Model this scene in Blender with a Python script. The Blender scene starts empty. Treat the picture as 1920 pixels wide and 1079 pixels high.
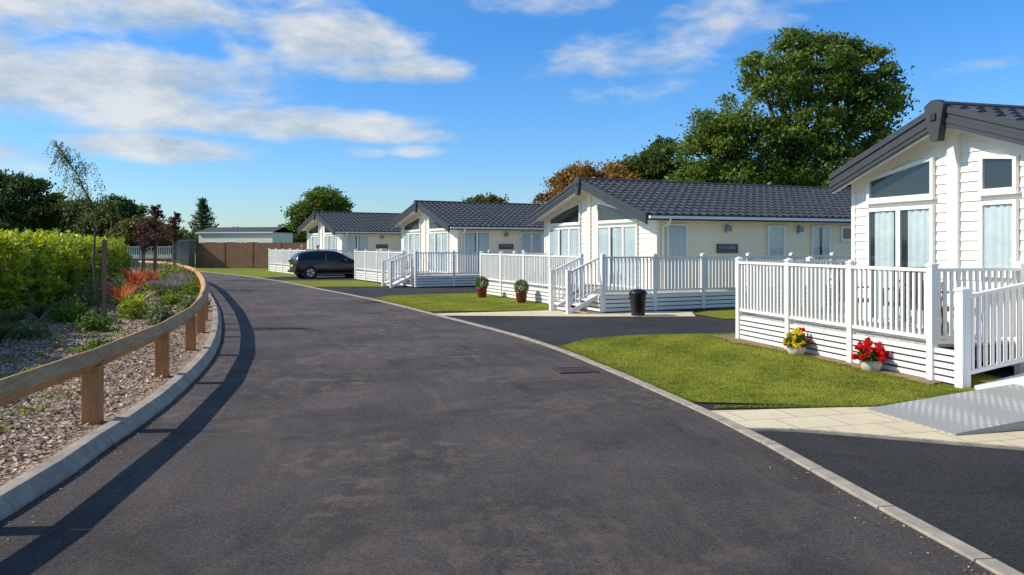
import bpy, math, random
import numpy as np
from mathutils import Vector, Matrix
random.seed(7); rng=np.random.default_rng(7)
scene=bpy.context.scene
COL=scene.collection
R=math.radians

# ------------------------------------------------------------------ materials
def newmat(name):
    m=bpy.data.materials.new(name); m.use_nodes=True
    nt=m.node_tree; b=nt.nodes['Principled BSDF']
    return m,nt,b
def mixcol(nt,fac,a,b,blend='MIX'):
    n=nt.nodes.new('ShaderNodeMix'); n.data_type='RGBA'; n.blend_type=blend
    def s(sock,v):
        if hasattr(v,'is_linked') or hasattr(v,'links'): nt.links.new(v,sock)
        elif isinstance(v,(int,float)): sock.default_value=v
        else: sock.default_value=(*v,1)
    s(n.inputs[0],fac); s(n.inputs[6],a); s(n.inputs[7],b)
    return n.outputs[2]
def noise(nt,scale,detail=4,rough=.55,coord=None,dist=0):
    n=nt.nodes.new('ShaderNodeTexNoise'); n.inputs['Scale'].default_value=scale
    n.inputs['Detail'].default_value=detail; n.inputs['Roughness'].default_value=rough
    n.inputs['Distortion'].default_value=dist
    if coord: nt.links.new(coord,n.inputs['Vector'])
    return n.outputs['Fac']
def ramp(nt,f,p0,p1,c0=(0,0,0),c1=(1,1,1)):
    n=nt.nodes.new('ShaderNodeValToRGB'); nt.links.new(f,n.inputs[0])
    e=n.color_ramp.elements; e[0].position=p0; e[1].position=p1
    e[0].color=(*c0,1); e[1].color=(*c1,1)
    return n.outputs[0]
def objco(nt):
    return nt.nodes.new('ShaderNodeTexCoord').outputs['Object']
def mul(nt,a,b):
    n=nt.nodes.new('ShaderNodeMath'); n.operation='MULTIPLY'
    for i,v in enumerate((a,b)):
        if isinstance(v,(int,float)): n.inputs[i].default_value=v
        else: nt.links.new(v,n.inputs[i])
    return n.outputs[0]
def bump(nt,b,h,strength=.3,dist=.01):
    n=nt.nodes.new('ShaderNodeBump'); n.inputs['Strength'].default_value=strength; n.inputs['Distance'].default_value=dist
    nt.links.new(h,n.inputs['Height']); nt.links.new(n.outputs[0],b.inputs['Normal'])
def simple(name,c,rough=.6,var=.12,scale=3,metal=0,bmp=0,bscale=60,coat=0):
    m,nt,b=newmat(name); co=objco(nt)
    f=noise(nt,scale,5,.6,co)
    c0=tuple(x*(1-var) for x in c); c1=tuple(min(1,x*(1+var)) for x in c)
    nt.links.new(ramp(nt,f,.3,.7,c0,c1),b.inputs['Base Color'])
    b.inputs['Roughness'].default_value=rough; b.inputs['Metallic'].default_value=metal
    b.inputs['Coat Weight'].default_value=coat
    if bmp: bump(nt,b,noise(nt,bscale,3,.6,co),bmp,.01)
    return m
WHITE=simple('white_upvc',(.84,.80,.74),.4,.04,1.5)
BOARD=simple('cream_cladding',(.84,.77,.62),.5,.05,1.2)
BOARDW=simple('white_cladding',(.85,.80,.69),.5,.05,1.2)
BOARDC=simple('cream_side_cladding',(.88,.75,.50),.5,.05,1.2)
ROOF=simple('roof_tile_grey',(.060,.058,.057),.6,.35,4,bmp=.1,bscale=90)
FASCIA=simple('fascia_grey',(.042,.044,.047),.55,.12,3)
DARK=simple('dark_interior',(.02,.021,.022),.6)
DECKM=simple('deck_boards',(.42,.39,.34),.7,.15,4)
LAMPM=simple('lamp_grey',(.25,.25,.26),.4)
PLAQ=simple('slate_plaque',(.07,.07,.075),.5)
LETTER=simple('plaque_letter',(.4,.4,.41),.5)
REDM=simple('red_enamel',(.5,.03,.04),.4)
CURT=simple('net_curtain',(.76,.77,.72),.9,.08,6)
BLACKP=simple('black_plastic',(.012,.012,.014),.35,.1)
def glassmat():
    m=bpy.data.materials.new('window_glass'); m.use_nodes=True; nt=m.node_tree; nt.nodes.clear()
    o=nt.nodes.new('ShaderNodeOutputMaterial'); mx=nt.nodes.new('ShaderNodeMixShader')
    t=nt.nodes.new('ShaderNodeBsdfTransparent'); t.inputs[0].default_value=(.8,.86,.88,1)
    g=nt.nodes.new('ShaderNodeBsdfGlossy'); g.inputs['Roughness'].default_value=.02
    lw=nt.nodes.new('ShaderNodeLayerWeight'); lw.inputs[0].default_value=.3
    mr=nt.nodes.new('ShaderNodeMapRange'); mr.inputs[3].default_value=.03; mr.inputs[4].default_value=.30
    nt.links.new(lw.outputs['Facing'],mr.inputs[0]); nt.links.new(mr.outputs[0],mx.inputs[0])
    nt.links.new(t.outputs[0],mx.inputs[1]); nt.links.new(g.outputs[0],mx.inputs[2]); nt.links.new(mx.outputs[0],o.inputs[0])
    return m
GLASS=glassmat()
def asphalt(name,base,warm,patch,dust=(.27,.215,.17),streak=False):
    m,nt,b=newmat(name); co=objco(nt)
    f1=noise(nt,70,4,.9,co); f1b=noise(nt,24,4,.8,co); f2=noise(nt,.42,5,.62,co,.4); f3=noise(nt,4,7,.78,co)
    c=ramp(nt,f1,.36,.66,tuple(x*.26 for x in base),tuple(x*1.85 for x in base))
    c2=ramp(nt,f1,.36,.66,tuple(x*.38 for x in warm),tuple(x*1.8 for x in warm))
    c=mixcol(nt,ramp(nt,f2,.40,.62),c,c2)
    c=mixcol(nt,1.0,c,ramp(nt,f1b,.35,.68,(.66,.66,.66),(1.28,1.28,1.28)),'MULTIPLY')
    if streak:
        uv=nt.nodes.new('ShaderNodeTexCoord').outputs['UV']; mp=nt.nodes.new('ShaderNodeMapping'); mp.inputs['Scale'].default_value=(5,.22,1); nt.links.new(uv,mp.inputs[0])
        fs=noise(nt,1.3,7,.7,mp.outputs[0],.8)
        c=mixcol(nt,mul(nt,ramp(nt,fs,.47,.66),.55),c,c2)
        mp2=nt.nodes.new('ShaderNodeMapping'); mp2.inputs['Scale'].default_value=(16,.35,1); nt.links.new(uv,mp2.inputs[0])
        c=mixcol(nt,mul(nt,ramp(nt,noise(nt,1.4,6,.7,mp2.outputs[0],.5),.52,.7),.28),c,dust)
        c=mixcol(nt,mul(nt,ramp(nt,noise(nt,1.0,5,.7,mp2.outputs[0],.9),.58,.70),.5),c,tuple(x*.45 for x in base))
    s=mul(nt,ramp(nt,f3,.49,.62),ramp(nt,noise(nt,.30,4,.6,co,.6),.46,.58))
    c=mixcol(nt,mul(nt,s,patch),c,dust)
    c=mixcol(nt,mul(nt,ramp(nt,noise(nt,.8,5,.65,co,.8),.53,.66),.5),c,tuple(x*.45 for x in base))
    v=nt.nodes.new('ShaderNodeTexVoronoi'); v.inputs['Scale'].default_value=38; nt.links.new(co,v.inputs['Vector'])
    sp=mul(nt,ramp(nt,v.outputs['Distance'],.12,.26,(1,1,1),(0,0,0)),ramp(nt,v.outputs['Color'],.55,.8))
    c=mixcol(nt,mul(nt,sp,.6),c,(.30,.265,.23))
    nt.links.new(c,b.inputs['Base Color']); b.inputs['Roughness'].default_value=.9
    b.inputs['Specular IOR Level'].default_value=.2
    bump(nt,b,f1,1.0,.03)
    return m
ASPH=asphalt('road_asphalt',(.108,.088,.081),(.155,.127,.114),.65,streak=True)
ASPH2=asphalt('drive_asphalt',(.054,.051,.050),(.070,.066,.064),.2,(.13,.115,.10))
def grassmat(name,a,b_):
    m,nt,b=newmat(name); co=objco(nt)
    c=mixcol(nt,ramp(nt,noise(nt,1.1,5,.65,co),.35,.68),a,b_)
    c=mixcol(nt,ramp(nt,noise(nt,60,3,.7,co),.3,.75,(0,0,0),(.5,.5,.5)),c,tuple(x*.55 for x in a))
    c=mixcol(nt,ramp(nt,noise(nt,3,5,.75,co),.52,.70,(0,0,0),(.6,.6,.6)),c,(.30,.25,.08))
    nt.links.new(c,b.inputs['Base Color']); b.inputs['Roughness'].default_value=.9; b.inputs['Specular IOR Level'].default_value=.1
    bump(nt,b,noise(nt,90,3,.8,co),.5,.015)
    return m
GRASS=grassmat('lawn_grass',(.165,.19,.018),(.25,.26,.028))
FIELD=grassmat('field_grass',(.14,.17,.025),(.18,.20,.035))
CONC=simple('kerb_concrete',(.36,.30,.235),.85,.28,5,bmp=.4,bscale=120)
CONC2=simple('edging_concrete',(.36,.30,.225),.85,.3,6,bmp=.4,bscale=120)
def slabmat():
    m,nt,b=newmat('cream_slabs'); co=objco(nt)
    mp=nt.nodes.new('ShaderNodeMapping'); mp.inputs['Rotation'].default_value=(0,0,R(-15)); nt.links.new(co,mp.inputs[0])
    br=nt.nodes.new('ShaderNodeTexBrick'); nt.links.new(mp.outputs[0],br.inputs['Vector'])
    br.inputs['Color1'].default_value=(.66,.54,.33,1); br.inputs['Color2'].default_value=(.72,.60,.39,1); br.inputs['Mortar'].default_value=(.36,.28,.18,1)
    br.inputs['Scale'].default_value=1; br.inputs['Mortar Size'].default_value=.009; br.inputs['Brick Width'].default_value=.6; br.inputs['Row Height'].default_value=.45
    c=mixcol(nt,ramp(nt,noise(nt,3,5,.7,co),.4,.7,(0,0,0),(.4,.4,.4)),br.outputs[0],(.48,.38,.24))
    nt.links.new(c,b.inputs['Base Color']); b.inputs['Roughness'].default_value=.85
    bump(nt,b,noise(nt,80,3,.7,co),.2,.01); return m
SLAB=slabmat()
def mulchmat():
    m,nt,b=newmat('bark_mulch'); co=objco(nt)
    v=nt.nodes.new('ShaderNodeTexVoronoi'); v.inputs['Scale'].default_value=24; nt.links.new(co,v.inputs['Vector'])
    c=ramp(nt,v.outputs['Color'],.1,.9,(.12,.065,.035),(.48,.34,.22))
    nt.links.new(c,b.inputs['Base Color']); b.inputs['Roughness'].default_value=.95
    bump(nt,b,v.outputs['Distance'],.9,.03); return m
MULCH=mulchmat()
def woodmat(name,a,c_,sc=(1,1,14)):
    m,nt,b=newmat(name); co=objco(nt)
    mp=nt.nodes.new('ShaderNodeMapping'); mp.inputs['Scale'].default_value=sc; nt.links.new(co,mp.inputs[0])
    f=noise(nt,5,6,.65,mp.outputs[0],.6)
    c=ramp(nt,f,.3,.72,a,c_)
    c=mixcol(nt,mul(nt,ramp(nt,noise(nt,1.3,3,.6,co),.45,.7),.45),c,tuple(x*.6 for x in a))
    nt.links.new(c,b.inputs['Base Color']); b.inputs['Roughness'].default_value=.75
    bump(nt,b,f,.4,.01); return m
WOOD=woodmat('timber_rail',(.34,.145,.045),(.66,.38,.16),(2.5,1,14))
WOODP=woodmat('timber_post',(.40,.155,.045),(.66,.32,.12),(9,9,1))
WOODF=woodmat('fence_timber',(.17,.08,.035),(.34,.18,.085),(14,14,.8))
STAKE=woodmat('stake_timber',(.10,.05,.025),(.22,.13,.08),(12,12,1))
def stonemat():
    m,nt,b=newmat('dry_stone'); co=objco(nt)
    br=nt.nodes.new('ShaderNodeTexBrick'); 
    mp=nt.nodes.new('ShaderNodeMapping'); mp.inputs['Rotation'].default_value=(R(90),0,0); nt.links.new(co,mp.inputs[0]); nt.links.new(mp.outputs[0],br.inputs['Vector'])
    br.inputs['Color1'].default_value=(.2,.18,.16,1); br.inputs['Color2'].default_value=(.36,.32,.28,1); br.inputs['Mortar'].default_value=(.05,.05,.045,1)
    br.inputs['Scale'].default_value=1; br.inputs['Mortar Size'].default_value=.015; br.inputs['Brick Width'].default_value=.35; br.inputs['Row Height'].default_value=.1
    nt.links.new(mixcol(nt,noise(nt,6,4,.6,co),br.outputs[0],(.15,.14,.13)),b.inputs['Base Color']); b.inputs['Roughness'].default_value=.9
    return m
STONE=stonemat()
BARK=simple('tree_bark',(.10,.075,.055),.9,.35,6,bmp=.5,bscale=25)
def leafmat(name,gloss=.5,trans=.3):
    m=bpy.data.materials.new(name); m.use_nodes=True; nt=m.node_tree; b=nt.nodes['Principled BSDF']; o=nt.nodes['Material Output']
    at=nt.nodes.new('ShaderNodeAttribute'); at.attribute_name='Col'
    nt.links.new(at.outputs['Color'],b.inputs['Base Color']); b.inputs['Roughness'].default_value=gloss; b.inputs['Specular IOR Level'].default_value=.3
    t=nt.nodes.new('ShaderNodeBsdfTranslucent')
    c=mixcol(nt,1.0,at.outputs['Color'],(1.5,1.5,.6),'MULTIPLY'); nt.links.new(c,t.inputs[0])
    mx=nt.nodes.new('ShaderNodeMixShader'); mx.inputs[0].default_value=trans
    nt.links.new(b.outputs[0],mx.inputs[1]); nt.links.new(t.outputs[0],mx.inputs[2]); nt.links.new(mx.outputs[0],o.inputs[0])
    return m
LEAF=leafmat('foliage_leaves',.5,.38); LEAFG=leafmat('laurel_leaves',.3,.45); CHIP=leafmat('bark_chips',.9,0)

# ------------------------------------------------------------------ mesh tools
def empty(name,loc=(0,0,0),rz=0):
    o=bpy.data.objects.new(name,None); o.location=loc; o.rotation_euler=(0,0,rz); COL.objects.link(o); return o
class MB:
    def __init__(s): s.v=[];s.f=[];s.m=[];s.mats=[]
    def mi(s,mat):
        if mat not in s.mats: s.mats.append(mat)
        return s.mats.index(mat)
    def add(s,vs,fs,mat):
        k=len(s.v); i=s.mi(mat); s.v+=[tuple(p) for p in vs]
        for f in fs: s.f.append(tuple(k+j for j in f)); s.m.append(i)
    def hexa(s,p,mat): # p: 4 bottom, 4 top
        s.add(p,[(3,2,1,0),(4,5,6,7),(0,1,5,4),(1,2,6,5),(2,3,7,6),(3,0,4,7)],mat)
    def box(s,x0,x1,y0,y1,z0,z1,mat):
        s.hexa([(x0,y0,z0),(x1,y0,z0),(x1,y1,z0),(x0,y1,z0),(x0,y0,z1),(x1,y0,z1),(x1,y1,z1),(x0,y1,z1)],mat)
    def seg(s,p0,p1,w,za,zb,mat,zc=None,zd=None,ext=0):
        if zc is None: zc,zd=za,zb
        d=Vector((p1[0]-p0[0],p1[1]-p0[1])); d.normalize(); n=Vector((-d.y,d.x))*w/2
        a=(p0[0]-d.x*ext,p0[1]-d.y*ext); b=(p1[0]+d.x*ext,p1[1]+d.y*ext)
        s.hexa([(a[0]+n.x,a[1]+n.y,za),(a[0]-n.x,a[1]-n.y,za),(b[0]-n.x,b[1]-n.y,zc),(b[0]+n.x,b[1]+n.y,zc),
                (a[0]+n.x,a[1]+n.y,zb),(a[0]-n.x,a[1]-n.y,zb),(b[0]-n.x,b[1]-n.y,zd),(b[0]+n.x,b[1]+n.y,zd)],mat)
    def tube(s,pts,rad,mat,n=7,cap=True):
        k=len(s.v); i=s.mi(mat); pts=[Vector(p) for p in pts]
        for j,p in enumerate(pts):
            t=(pts[min(j+1,len(pts)-1)]-pts[max(j-1,0)]).normalized()
            u=t.orthogonal().normalized() if j==0 else (pu-t*pu.dot(t)).normalized()
            pu=u; w=t.cross(u)
            for q in range(n):
                a=2*math.pi*q/n; s.v.append(tuple(p+(u*math.cos(a)+w*math.sin(a))*rad[j]))
        for j in range(len(pts)-1):
            for q in range(n):
                s.f.append((k+j*n+q,k+j*n+(q+1)%n,k+(j+1)*n+(q+1)%n,k+(j+1)*n+q)); s.m.append(i)
        if cap:
            s.f.append(tuple(k+q for q in range(n))[::-1]); s.m.append(i)
            s.f.append(tuple(k+(len(pts)-1)*n+q for q in range(n))); s.m.append(i)
    def lathe(s,c,prof,mat,n=20):
        k=len(s.v); i=s.mi(mat)
        for r,z in prof:
            for q in range(n):
                a=2*math.pi*q/n; s.v.append((c[0]+r*math.cos(a),c[1]+r*math.sin(a),c[2]+z))
        for j in range(len(prof)-1):
            for q in range(n):
                s.f.append((k+j*n+q,k+j*n+(q+1)%n,k+(j+1)*n+(q+1)%n,k+(j+1)*n+q)); s.m.append(i)
        s.f.append(tuple(k+q for q in range(n))[::-1]); s.m.append(i)
        s.f.append(tuple(k+(len(prof)-1)*n+q for q in range(n))); s.m.append(i)
    def obj(s,name,parent=None,smooth=False,bevel=0):
        me=bpy.data.meshes.new(name); me.from_pydata(s.v,[],s.f)
        for m in s.mats: me.materials.append(m)
        me.polygons.foreach_set('material_index',s.m)
        if smooth: me.polygons.foreach_set('use_smooth',[True]*len(s.f))
        me.update(); o=bpy.data.objects.new(name,me); COL.objects.link(o)
        if parent: o.parent=parent
        if bevel:
            b=o.modifiers.new('b','BEVEL'); b.width=bevel; b.segments=2; b.limit_method='ANGLE'
        return o
def fastmesh(name,V,nper,mat,cols=None,parent=None):
    N=V.shape[0]; me=bpy.data.meshes.new(name)
    me.vertices.add(N*nper); me.vertices.foreach_set('co',V.reshape(-1).astype(np.float32))
    me.loops.add(N*nper); me.loops.foreach_set('vertex_index',np.arange(N*nper,dtype=np.int32))
    me.polygons.add(N); me.polygons.foreach_set('loop_start',np.arange(0,N*nper,nper,dtype=np.int32))
    me.polygons.foreach_set('loop_total',np.full(N,nper,dtype=np.int32))
    me.update(calc_edges=True)
    if cols is not None:
        a=me.color_attributes.new('Col','FLOAT_COLOR','CORNER')
        c=np.ones((N,nper,4),dtype=np.float32); c[:,:,:3]=np.clip(cols,0,1)[:,None,:]
        a.data.foreach_set('color',c.reshape(-1))
    me.materials.append(mat); me.validate()
    o=bpy.data.objects.new(name,me); COL.objects.link(o)
    if parent: o.parent=parent
    return o
def leaves(name,C,size,cols,mat=None,parent=None,aspect=.5,flat=0,axis=None):
    N=len(C); C=np.asarray(C)
    u=rng.normal(size=(N,3)); 
    if axis is not None: u=u*.5+np.asarray(axis)
    if flat: u[:,2]*=(1-flat)
    u/=np.linalg.norm(u,axis=1)[:,None]
    w=rng.normal(size=(N,3)); 
    if flat: w[:,2]*=(1-flat)
    w-=u*(u*w).sum(1)[:,None]; w/=np.linalg.norm(w,axis=1)[:,None]
    s=(size*rng.uniform(.6,1.3,N))[:,None]
    V=np.stack([C-u*s,C+w*s*aspect,C+u*s,C-w*s*aspect],1)
    return fastmesh(name,V,4,mat or LEAF,cols,parent)
def cmix(a,b,t): 
    a=np.array(a);b=np.array(b); return a[None]*(1-t[:,None])+b[None]*t[:,None]
def poly_sheet(name,pts,z,mat):
    from mathutils.geometry import tessellate_polygon
    P=[Vector((p[0],p[1],z)) for p in pts]; tris=tessellate_polygon([P])
    me=bpy.data.meshes.new(name); me.from_pydata([tuple(p) for p in P],[],[tuple(t) for t in tris]); me.materials.append(mat); me.update()
    import bmesh; bm=bmesh.new(); bm.from_mesh(me)
    for f in bm.faces:
        if f.normal.z<0: f.normal_flip()
    bm.to_mesh(me); bm.free()
    o=bpy.data.objects.new(name,me); COL.objects.link(o); return o
def strip(name,A,B,za,zb,mat,uv=False,cols=1):
    n=len(A); v=[]
    for c in range(cols+1):
        t=c/cols; v+=[(a[0]*(1-t)+b[0]*t,a[1]*(1-t)+b[1]*t,za*(1-t)+zb*t) for a,b in zip(A,B)]
    f=[(c*n+i,c*n+i+1,(c+1)*n+i+1,(c+1)*n+i) for c in range(cols) for i in range(n-1)]
    me=bpy.data.meshes.new(name); me.from_pydata(v,[],f); me.materials.append(mat)
    if uv:
        L=[0]
        for i in range(1,n): L.append(L[-1]+((Vector(A[i])+Vector(B[i]))/2-(Vector(A[i-1])+Vector(B[i-1]))/2).length)
        u=me.uv_layers.new(name='UVMap')
        for lp in me.loops: 
            vi=lp.vertex_index; u.data[lp.index].uv=((vi//n)/cols,L[vi%n])
    me.update()
    if me.polygons[0].normal.z<0: me.flip_normals()
    o=bpy.data.objects.new(name,me); COL.objects.link(o); return o
def catmull(P,n=10):
    P=[Vector(p) for p in P]; P=[P[0]*2-P[1]]+P+[P[-1]*2-P[-2]]; out=[]
    for i in range(1,len(P)-2):
        for k in range(n):
            t=k/n; a,b,c,d=P[i-1],P[i],P[i+1],P[i+2]
            out.append(.5*((2*b)+(-a+c)*t+(2*a-5*b+4*c-d)*t*t+(-a+3*b-3*c+d)*t**3))
    out.append(P[-2]); return out
def offset(P,d):
    out=[]
    for i,p in enumerate(P):
        t=(P[min(i+1,len(P)-1)]-P[max(i-1,0)]).normalized(); out.append(p+Vector((-t.y,t.x))*d)
    return out
def resample(P,step,start=0):
    out=[];acc=0;nxt=start
    for a,b in zip(P[:-1],P[1:]):
        L=(b-a).length
        while nxt<=acc+L: out.append(a+(b-a)*((nxt-acc)/L)); nxt+=step
        acc+=L
    return out
def inpoly(x,y,P):
    c=np.zeros(len(x),bool); n=len(P)
    for i in range(n):
        x0,y0=P[i][0],P[i][1]; x1,y1=P[(i+1)%n][0],P[(i+1)%n][1]
        if y0==y1: continue
        k=((y0>y)!=(y1>y))&(x<(x1-x0)*(y-y0)/(y1-y0)+x0); c^=k
    return c

# ------------------------------------------------------------------ ground and road
KR=catmull([(3.15,-4),(3.05,1),(2.72,4.33),(2.52,5.71),(2.07,8.57),(.50,14.5),(-1.95,20.2),(-4.66,26.0),(-8.03,32.3),(-13.3,41.9),(-18.5,49.7),(-23.7,55.9),(-31,60.5),(-42,63)])
KL=catmull([(-3.25,-4),(-3.3,1),(-3.45,5.2),(-3.70,7.05),(-4.09,9.41),(-5.05,13.1),(-6.74,17.9),(-9.34,24.4),(-13.3,33.5),(-16.4,39.8),(-19.6,45.6),(-24,51.3),(-31,56),(-42,58.5)])
poly_sheet('ground',[(-3000,-200),(3000,-200),(3000,5000),(-3000,5000)],-.05,FIELD)
n=min(len(KR),len(KL))
strip('road',KL[:n],KR[:n],0,0,ASPH,uv=True,cols=6)
near=[p for p in KR if p.y<47]
strip('driveway',offset(near,-.1),[p+Vector((42,0)) for p in near],-.004,-.004,ASPH2)
mb=MB(); pts=resample(KR,.915,.3)
for a,b in zip(pts[:-1],pts[1:]):
    d=(b-a).normalized(); nn=Vector((d.y,-d.x))*.065
    j=random.uniform(-.003,.003); a=a+nn*random.uniform(-.06,.06)
    mb.seg((a+nn)+d*.005,(b+nn)-d*.005,.13,-.1,.018+j,CONC2)
mb.obj('edging_kerb',bevel=.008)
mb=MB(); pts=resample(KL,.915,.2); 
for a,b in zip(pts[:-1],pts[1:]):
    d=(b-a).normalized(); nl=Vector((-d.y,d.x)); a2=a+d*.004; b2=b-d*.004; o_=random.uniform(-.004,.004)
    def pr(p,o,z): q=p+nl*(o+o_); return (q.x,q.y,z)
    prof=[(-.02,-.1),(-.02,.03),(.06,.125),(.17,.13),(.17,-.1)]
    v=[pr(a2,o,z) for o,z in prof]+[pr(b2,o,z) for o,z in prof]
    f=[(i,(i+1)%5,5+(i+1)%5,5+i) for i in range(5)]+[(4,3,2,1,0),(5,6,7,8,9)]
    mb.add(v,f,CONC)
mb.obj('raised_kerb',bevel=.008)
bedA=offset(KL,.17); bedA=[p for p in bedA if p.y<52]
bedB=[p+Vector((-7,0)) for p in bedA]
strip('mulch_bed',bedA,bedB,.09,.22,MULCH)
def bed_pt(n,dense_near=True,lo=0.02,hi=.99,ymax=50):
    ys=np.array([p.y for p in bedA]); xs=np.array([p.x for p in bedA])
    y=3+ (ymax-3)*rng.random(n)**(2.0 if dense_near else 1); s=rng.uniform(lo,hi,n)
    x=np.interp(y,ys,xs)-7*s; z=.09+.13*s
    return x,y,z
x,y,z=bed_pt(80000,ymax=32); C=np.stack([x,y,z+rng.uniform(0,.03,len(x))],1)
t=rng.random(len(x))**1.1; cols=cmix((.15,.08,.045),(.82,.67,.52),t)*rng.uniform(.7,1.1,(len(x),1))
leaves('bark_chippings',C,.028,cols,CHIP,aspect=.5,flat=.6)
k=1500; tt=rng.random(k); pl=resample(KL,.05,0); pl=[p for p in pl if 2<p.y<30]; ii=(tt**1.6*len(pl)).astype(int)
P=np.array([[pl[i].x,pl[i].y] for i in ii]); off=.03+rng.exponential(.12,k)
C=np.stack([P[:,0]+off,P[:,1],np.full(k,.008)],1); 
pr_=resample(KR,.05,0); pr_=[p for p in pr_ if 2<p.y<30]; k2=900; ii=(rng.random(k2)**1.6*len(pr_)).astype(int); P=np.array([[pr_[i].x,pr_[i].y] for i in ii])
C=np.concatenate([C,np.stack([P[:,0]-.02-rng.exponential(.12,k2),P[:,1],np.full(k2,.008)],1)])
leaves('road_debris',C,.010,cmix((.12,.08,.05),(.46,.35,.25),rng.random(len(C))),CHIP,aspect=.5,flat=.8)
# lawns
KRo=offset(KR,-.135)
def kpts(y0,y1): 
    return [(p.x,p.y) for p in KRo if y0<p.y<y1]
lawns=[
 kpts(8.75,14.2)+[(1.47,15.2),(2.61,15.8),(4.66,16.15),(5.6,16.2),(6.8,10.5),(5.6,9.5),(4.1,8.82)],
 kpts(21.3,27.2)+[(-4.4,28.2),(-1.2,29.8),(2.0,22.4),(1.35,21.9)],
 [(4.8,20.75),(5.3,19.3),(9,20),(14,23),(14,25.6),(6,22.3)],
 kpts(33.2,40.5)+[(-8.1,40.3),(-5.0,34.4)],
 kpts(43.4,59.5)+[(-24,61.5),(-14,60),(-11,52),(-12.3,45.6)],
]
for i,P in enumerate(lawns):
    poly_sheet('lawn',P,.012,GRASS)
V=[];Cc=[]
for P,nb in ((lawns[0],80000),(lawns[1],35000)):
    xs=[p[0] for p in P]; ys=[p[1] for p in P]
    x=rng.uniform(min(xs),max(xs),nb*2); y=rng.uniform(min(ys),max(ys),nb*2); k=inpoly(x,y,P); x=x[k][:nb];y=y[k][:nb]
    m=len(x); a=rng.uniform(0,6.28,m); w=.006; 
    tuft=np.sin(x*7+np.sin(y*5)*2)*np.sin(y*8.3+np.sin(x*4)*2)
    h=rng.uniform(.008,.026,m)+.010*np.clip(tuft,0,1); lx=rng.normal(0,.016,m); ly=rng.normal(0,.016,m)
    p0=np.stack([x-np.cos(a)*w,y-np.sin(a)*w,np.full(m,.01)],1); p1=np.stack([x+np.cos(a)*w,y+np.sin(a)*w,np.full(m,.01)],1)
    p2=np.stack([x+lx,y+ly,.012+h],1); V.append(np.stack([p0,p1,p2],1)); 
    t=np.clip(.5+.22*np.sin(x*2.1+y*1.3)+.2*np.sin(x*5.3-y*3.1)-.22*tuft+rng.normal(0,.35,m),0,1)
    Cc.append(cmix((.13,.165,.015),(.40,.385,.06),t))
fastmesh('grass_blades',np.concatenate(V),3,LEAF,np.concatenate(Cc))
V=[];Cc=[]
def edge_tufts(line,nb,side,h0):
    L=[Vector(p) for p in line]; P=resample(L,.01,0); ii=rng.integers(0,len(P),nb)
    x=np.array([P[i].x for i in ii])+side*rng.exponential(.03,nb); y=np.array([P[i].y for i in ii])+rng.normal(0,.01,nb)
    a=rng.uniform(0,6.28,nb); w=.005; h=rng.uniform(.02,h0,nb); lx=rng.normal(-side*.012,.02,nb); ly=rng.normal(0,.02,nb)
    p0=np.stack([x-np.cos(a)*w,y-np.sin(a)*w,np.full(nb,.008)],1); p1=np.stack([x+np.cos(a)*w,y+np.sin(a)*w,np.full(nb,.008)],1); p2=np.stack([x+lx,y+ly,h],1)
    V.append(np.stack([p0,p1,p2],1)); Cc.append(cmix((.12,.17,.015),(.36,.36,.06),rng.random(nb)))
edge_tufts(kpts(8.7,14.3),6000,1,.055); edge_tufts(kpts(21.2,27.3),4000,1,.06)
edge_tufts([(4.0,15.5),(4.62,13.2),(4.95,12.0),(5.2,10.9),(5.45,10.0)],3500,-1,.07)
edge_tufts([(2.3,8.75),(4.1,8.82),(5.5,9.45)],3000,0,.05)
fastmesh('edge_grass',np.concatenate(V),3,LEAF,np.concatenate(Cc))
pav=kpts(7.75,8.75)+[(4.1,8.82),(5.3,9.3),(9,11),(9,5.9),(6,6.55),(4.64,7.0),(3.75,7.35),(2.89,7.68)]
poly_sheet('paved_path',pav,.009,SLAB)
c=catmull([(2.38,7.74),(2.89,7.68),(3.75,7.35),(4.64,7.0),(6,6.55),(9,5.9)],6)
mb=MB()
for a,b in zip(c[:-1],c[1:]): mb.seg(a,b,.05,-.05,.02,CONC2,ext=.004)
mb.obj('path_edging')
poly_sheet('paved_path',kpts(20.1,21.3)+[(1.5,22.0),(5,21.5),(4.75,20.0),(2,19.95)],.008,SLAB)
SOIL=simple('bare_soil',(.24,.16,.085),.95,.35,8,bmp=.6,bscale=40)
def ragged(pts,a):
    out=[]
    for i in range(len(pts)):
        p=Vector(pts[i]);q=Vector(pts[(i+1)%len(pts)]); k=max(1,int((q-p).length/.12))
        for j in range(k): r_=p.lerp(q,j/k); out.append((r_.x+random.uniform(-a,a),r_.y+random.uniform(-a,a)))
    return out
poly_sheet('bare_soil',ragged([(4.0,15.6),(4.15,14.4),(4.72,13.2),(5.0,12.0),(5.25,10.9),(5.5,10.1),(6.2,10.6),(5.0,15.9)],.05),.034,SOIL)
def grate(x,y,rz):
    e=MB(); IR=IRON
    e.box(-.29,.29,-.24,.24,-.02,.006,IR)
    for i in range(8):
        xx=-.245+i*.065; e.box(xx,xx+.026,-.2,-.015,.006,.014,RUST); e.box(xx,xx+.026,.015,.2,.006,.014,RUST)
    e.box(-.29,.29,-.24,-.21,.006,.016,RUST);e.box(-.29,.29,.21,.24,.006,.016,RUST);e.box(-.29,-.255,-.21,.21,.006,.016,RUST);e.box(.265,.29,-.21,.21,.006,.016,RUST)
    o=e.obj('drain_grate'); o.location=(x,y,.002); o.rotation_euler=(0,0,rz)
IRON=simple('grate_dark',(.012,.010,.010),.7); RUST=simple('rusty_iron',(.075,.042,.030),.7,.3,20)
grate(.93,11.4,R(12)); grate(-4.55,24.9,R(26))
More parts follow.
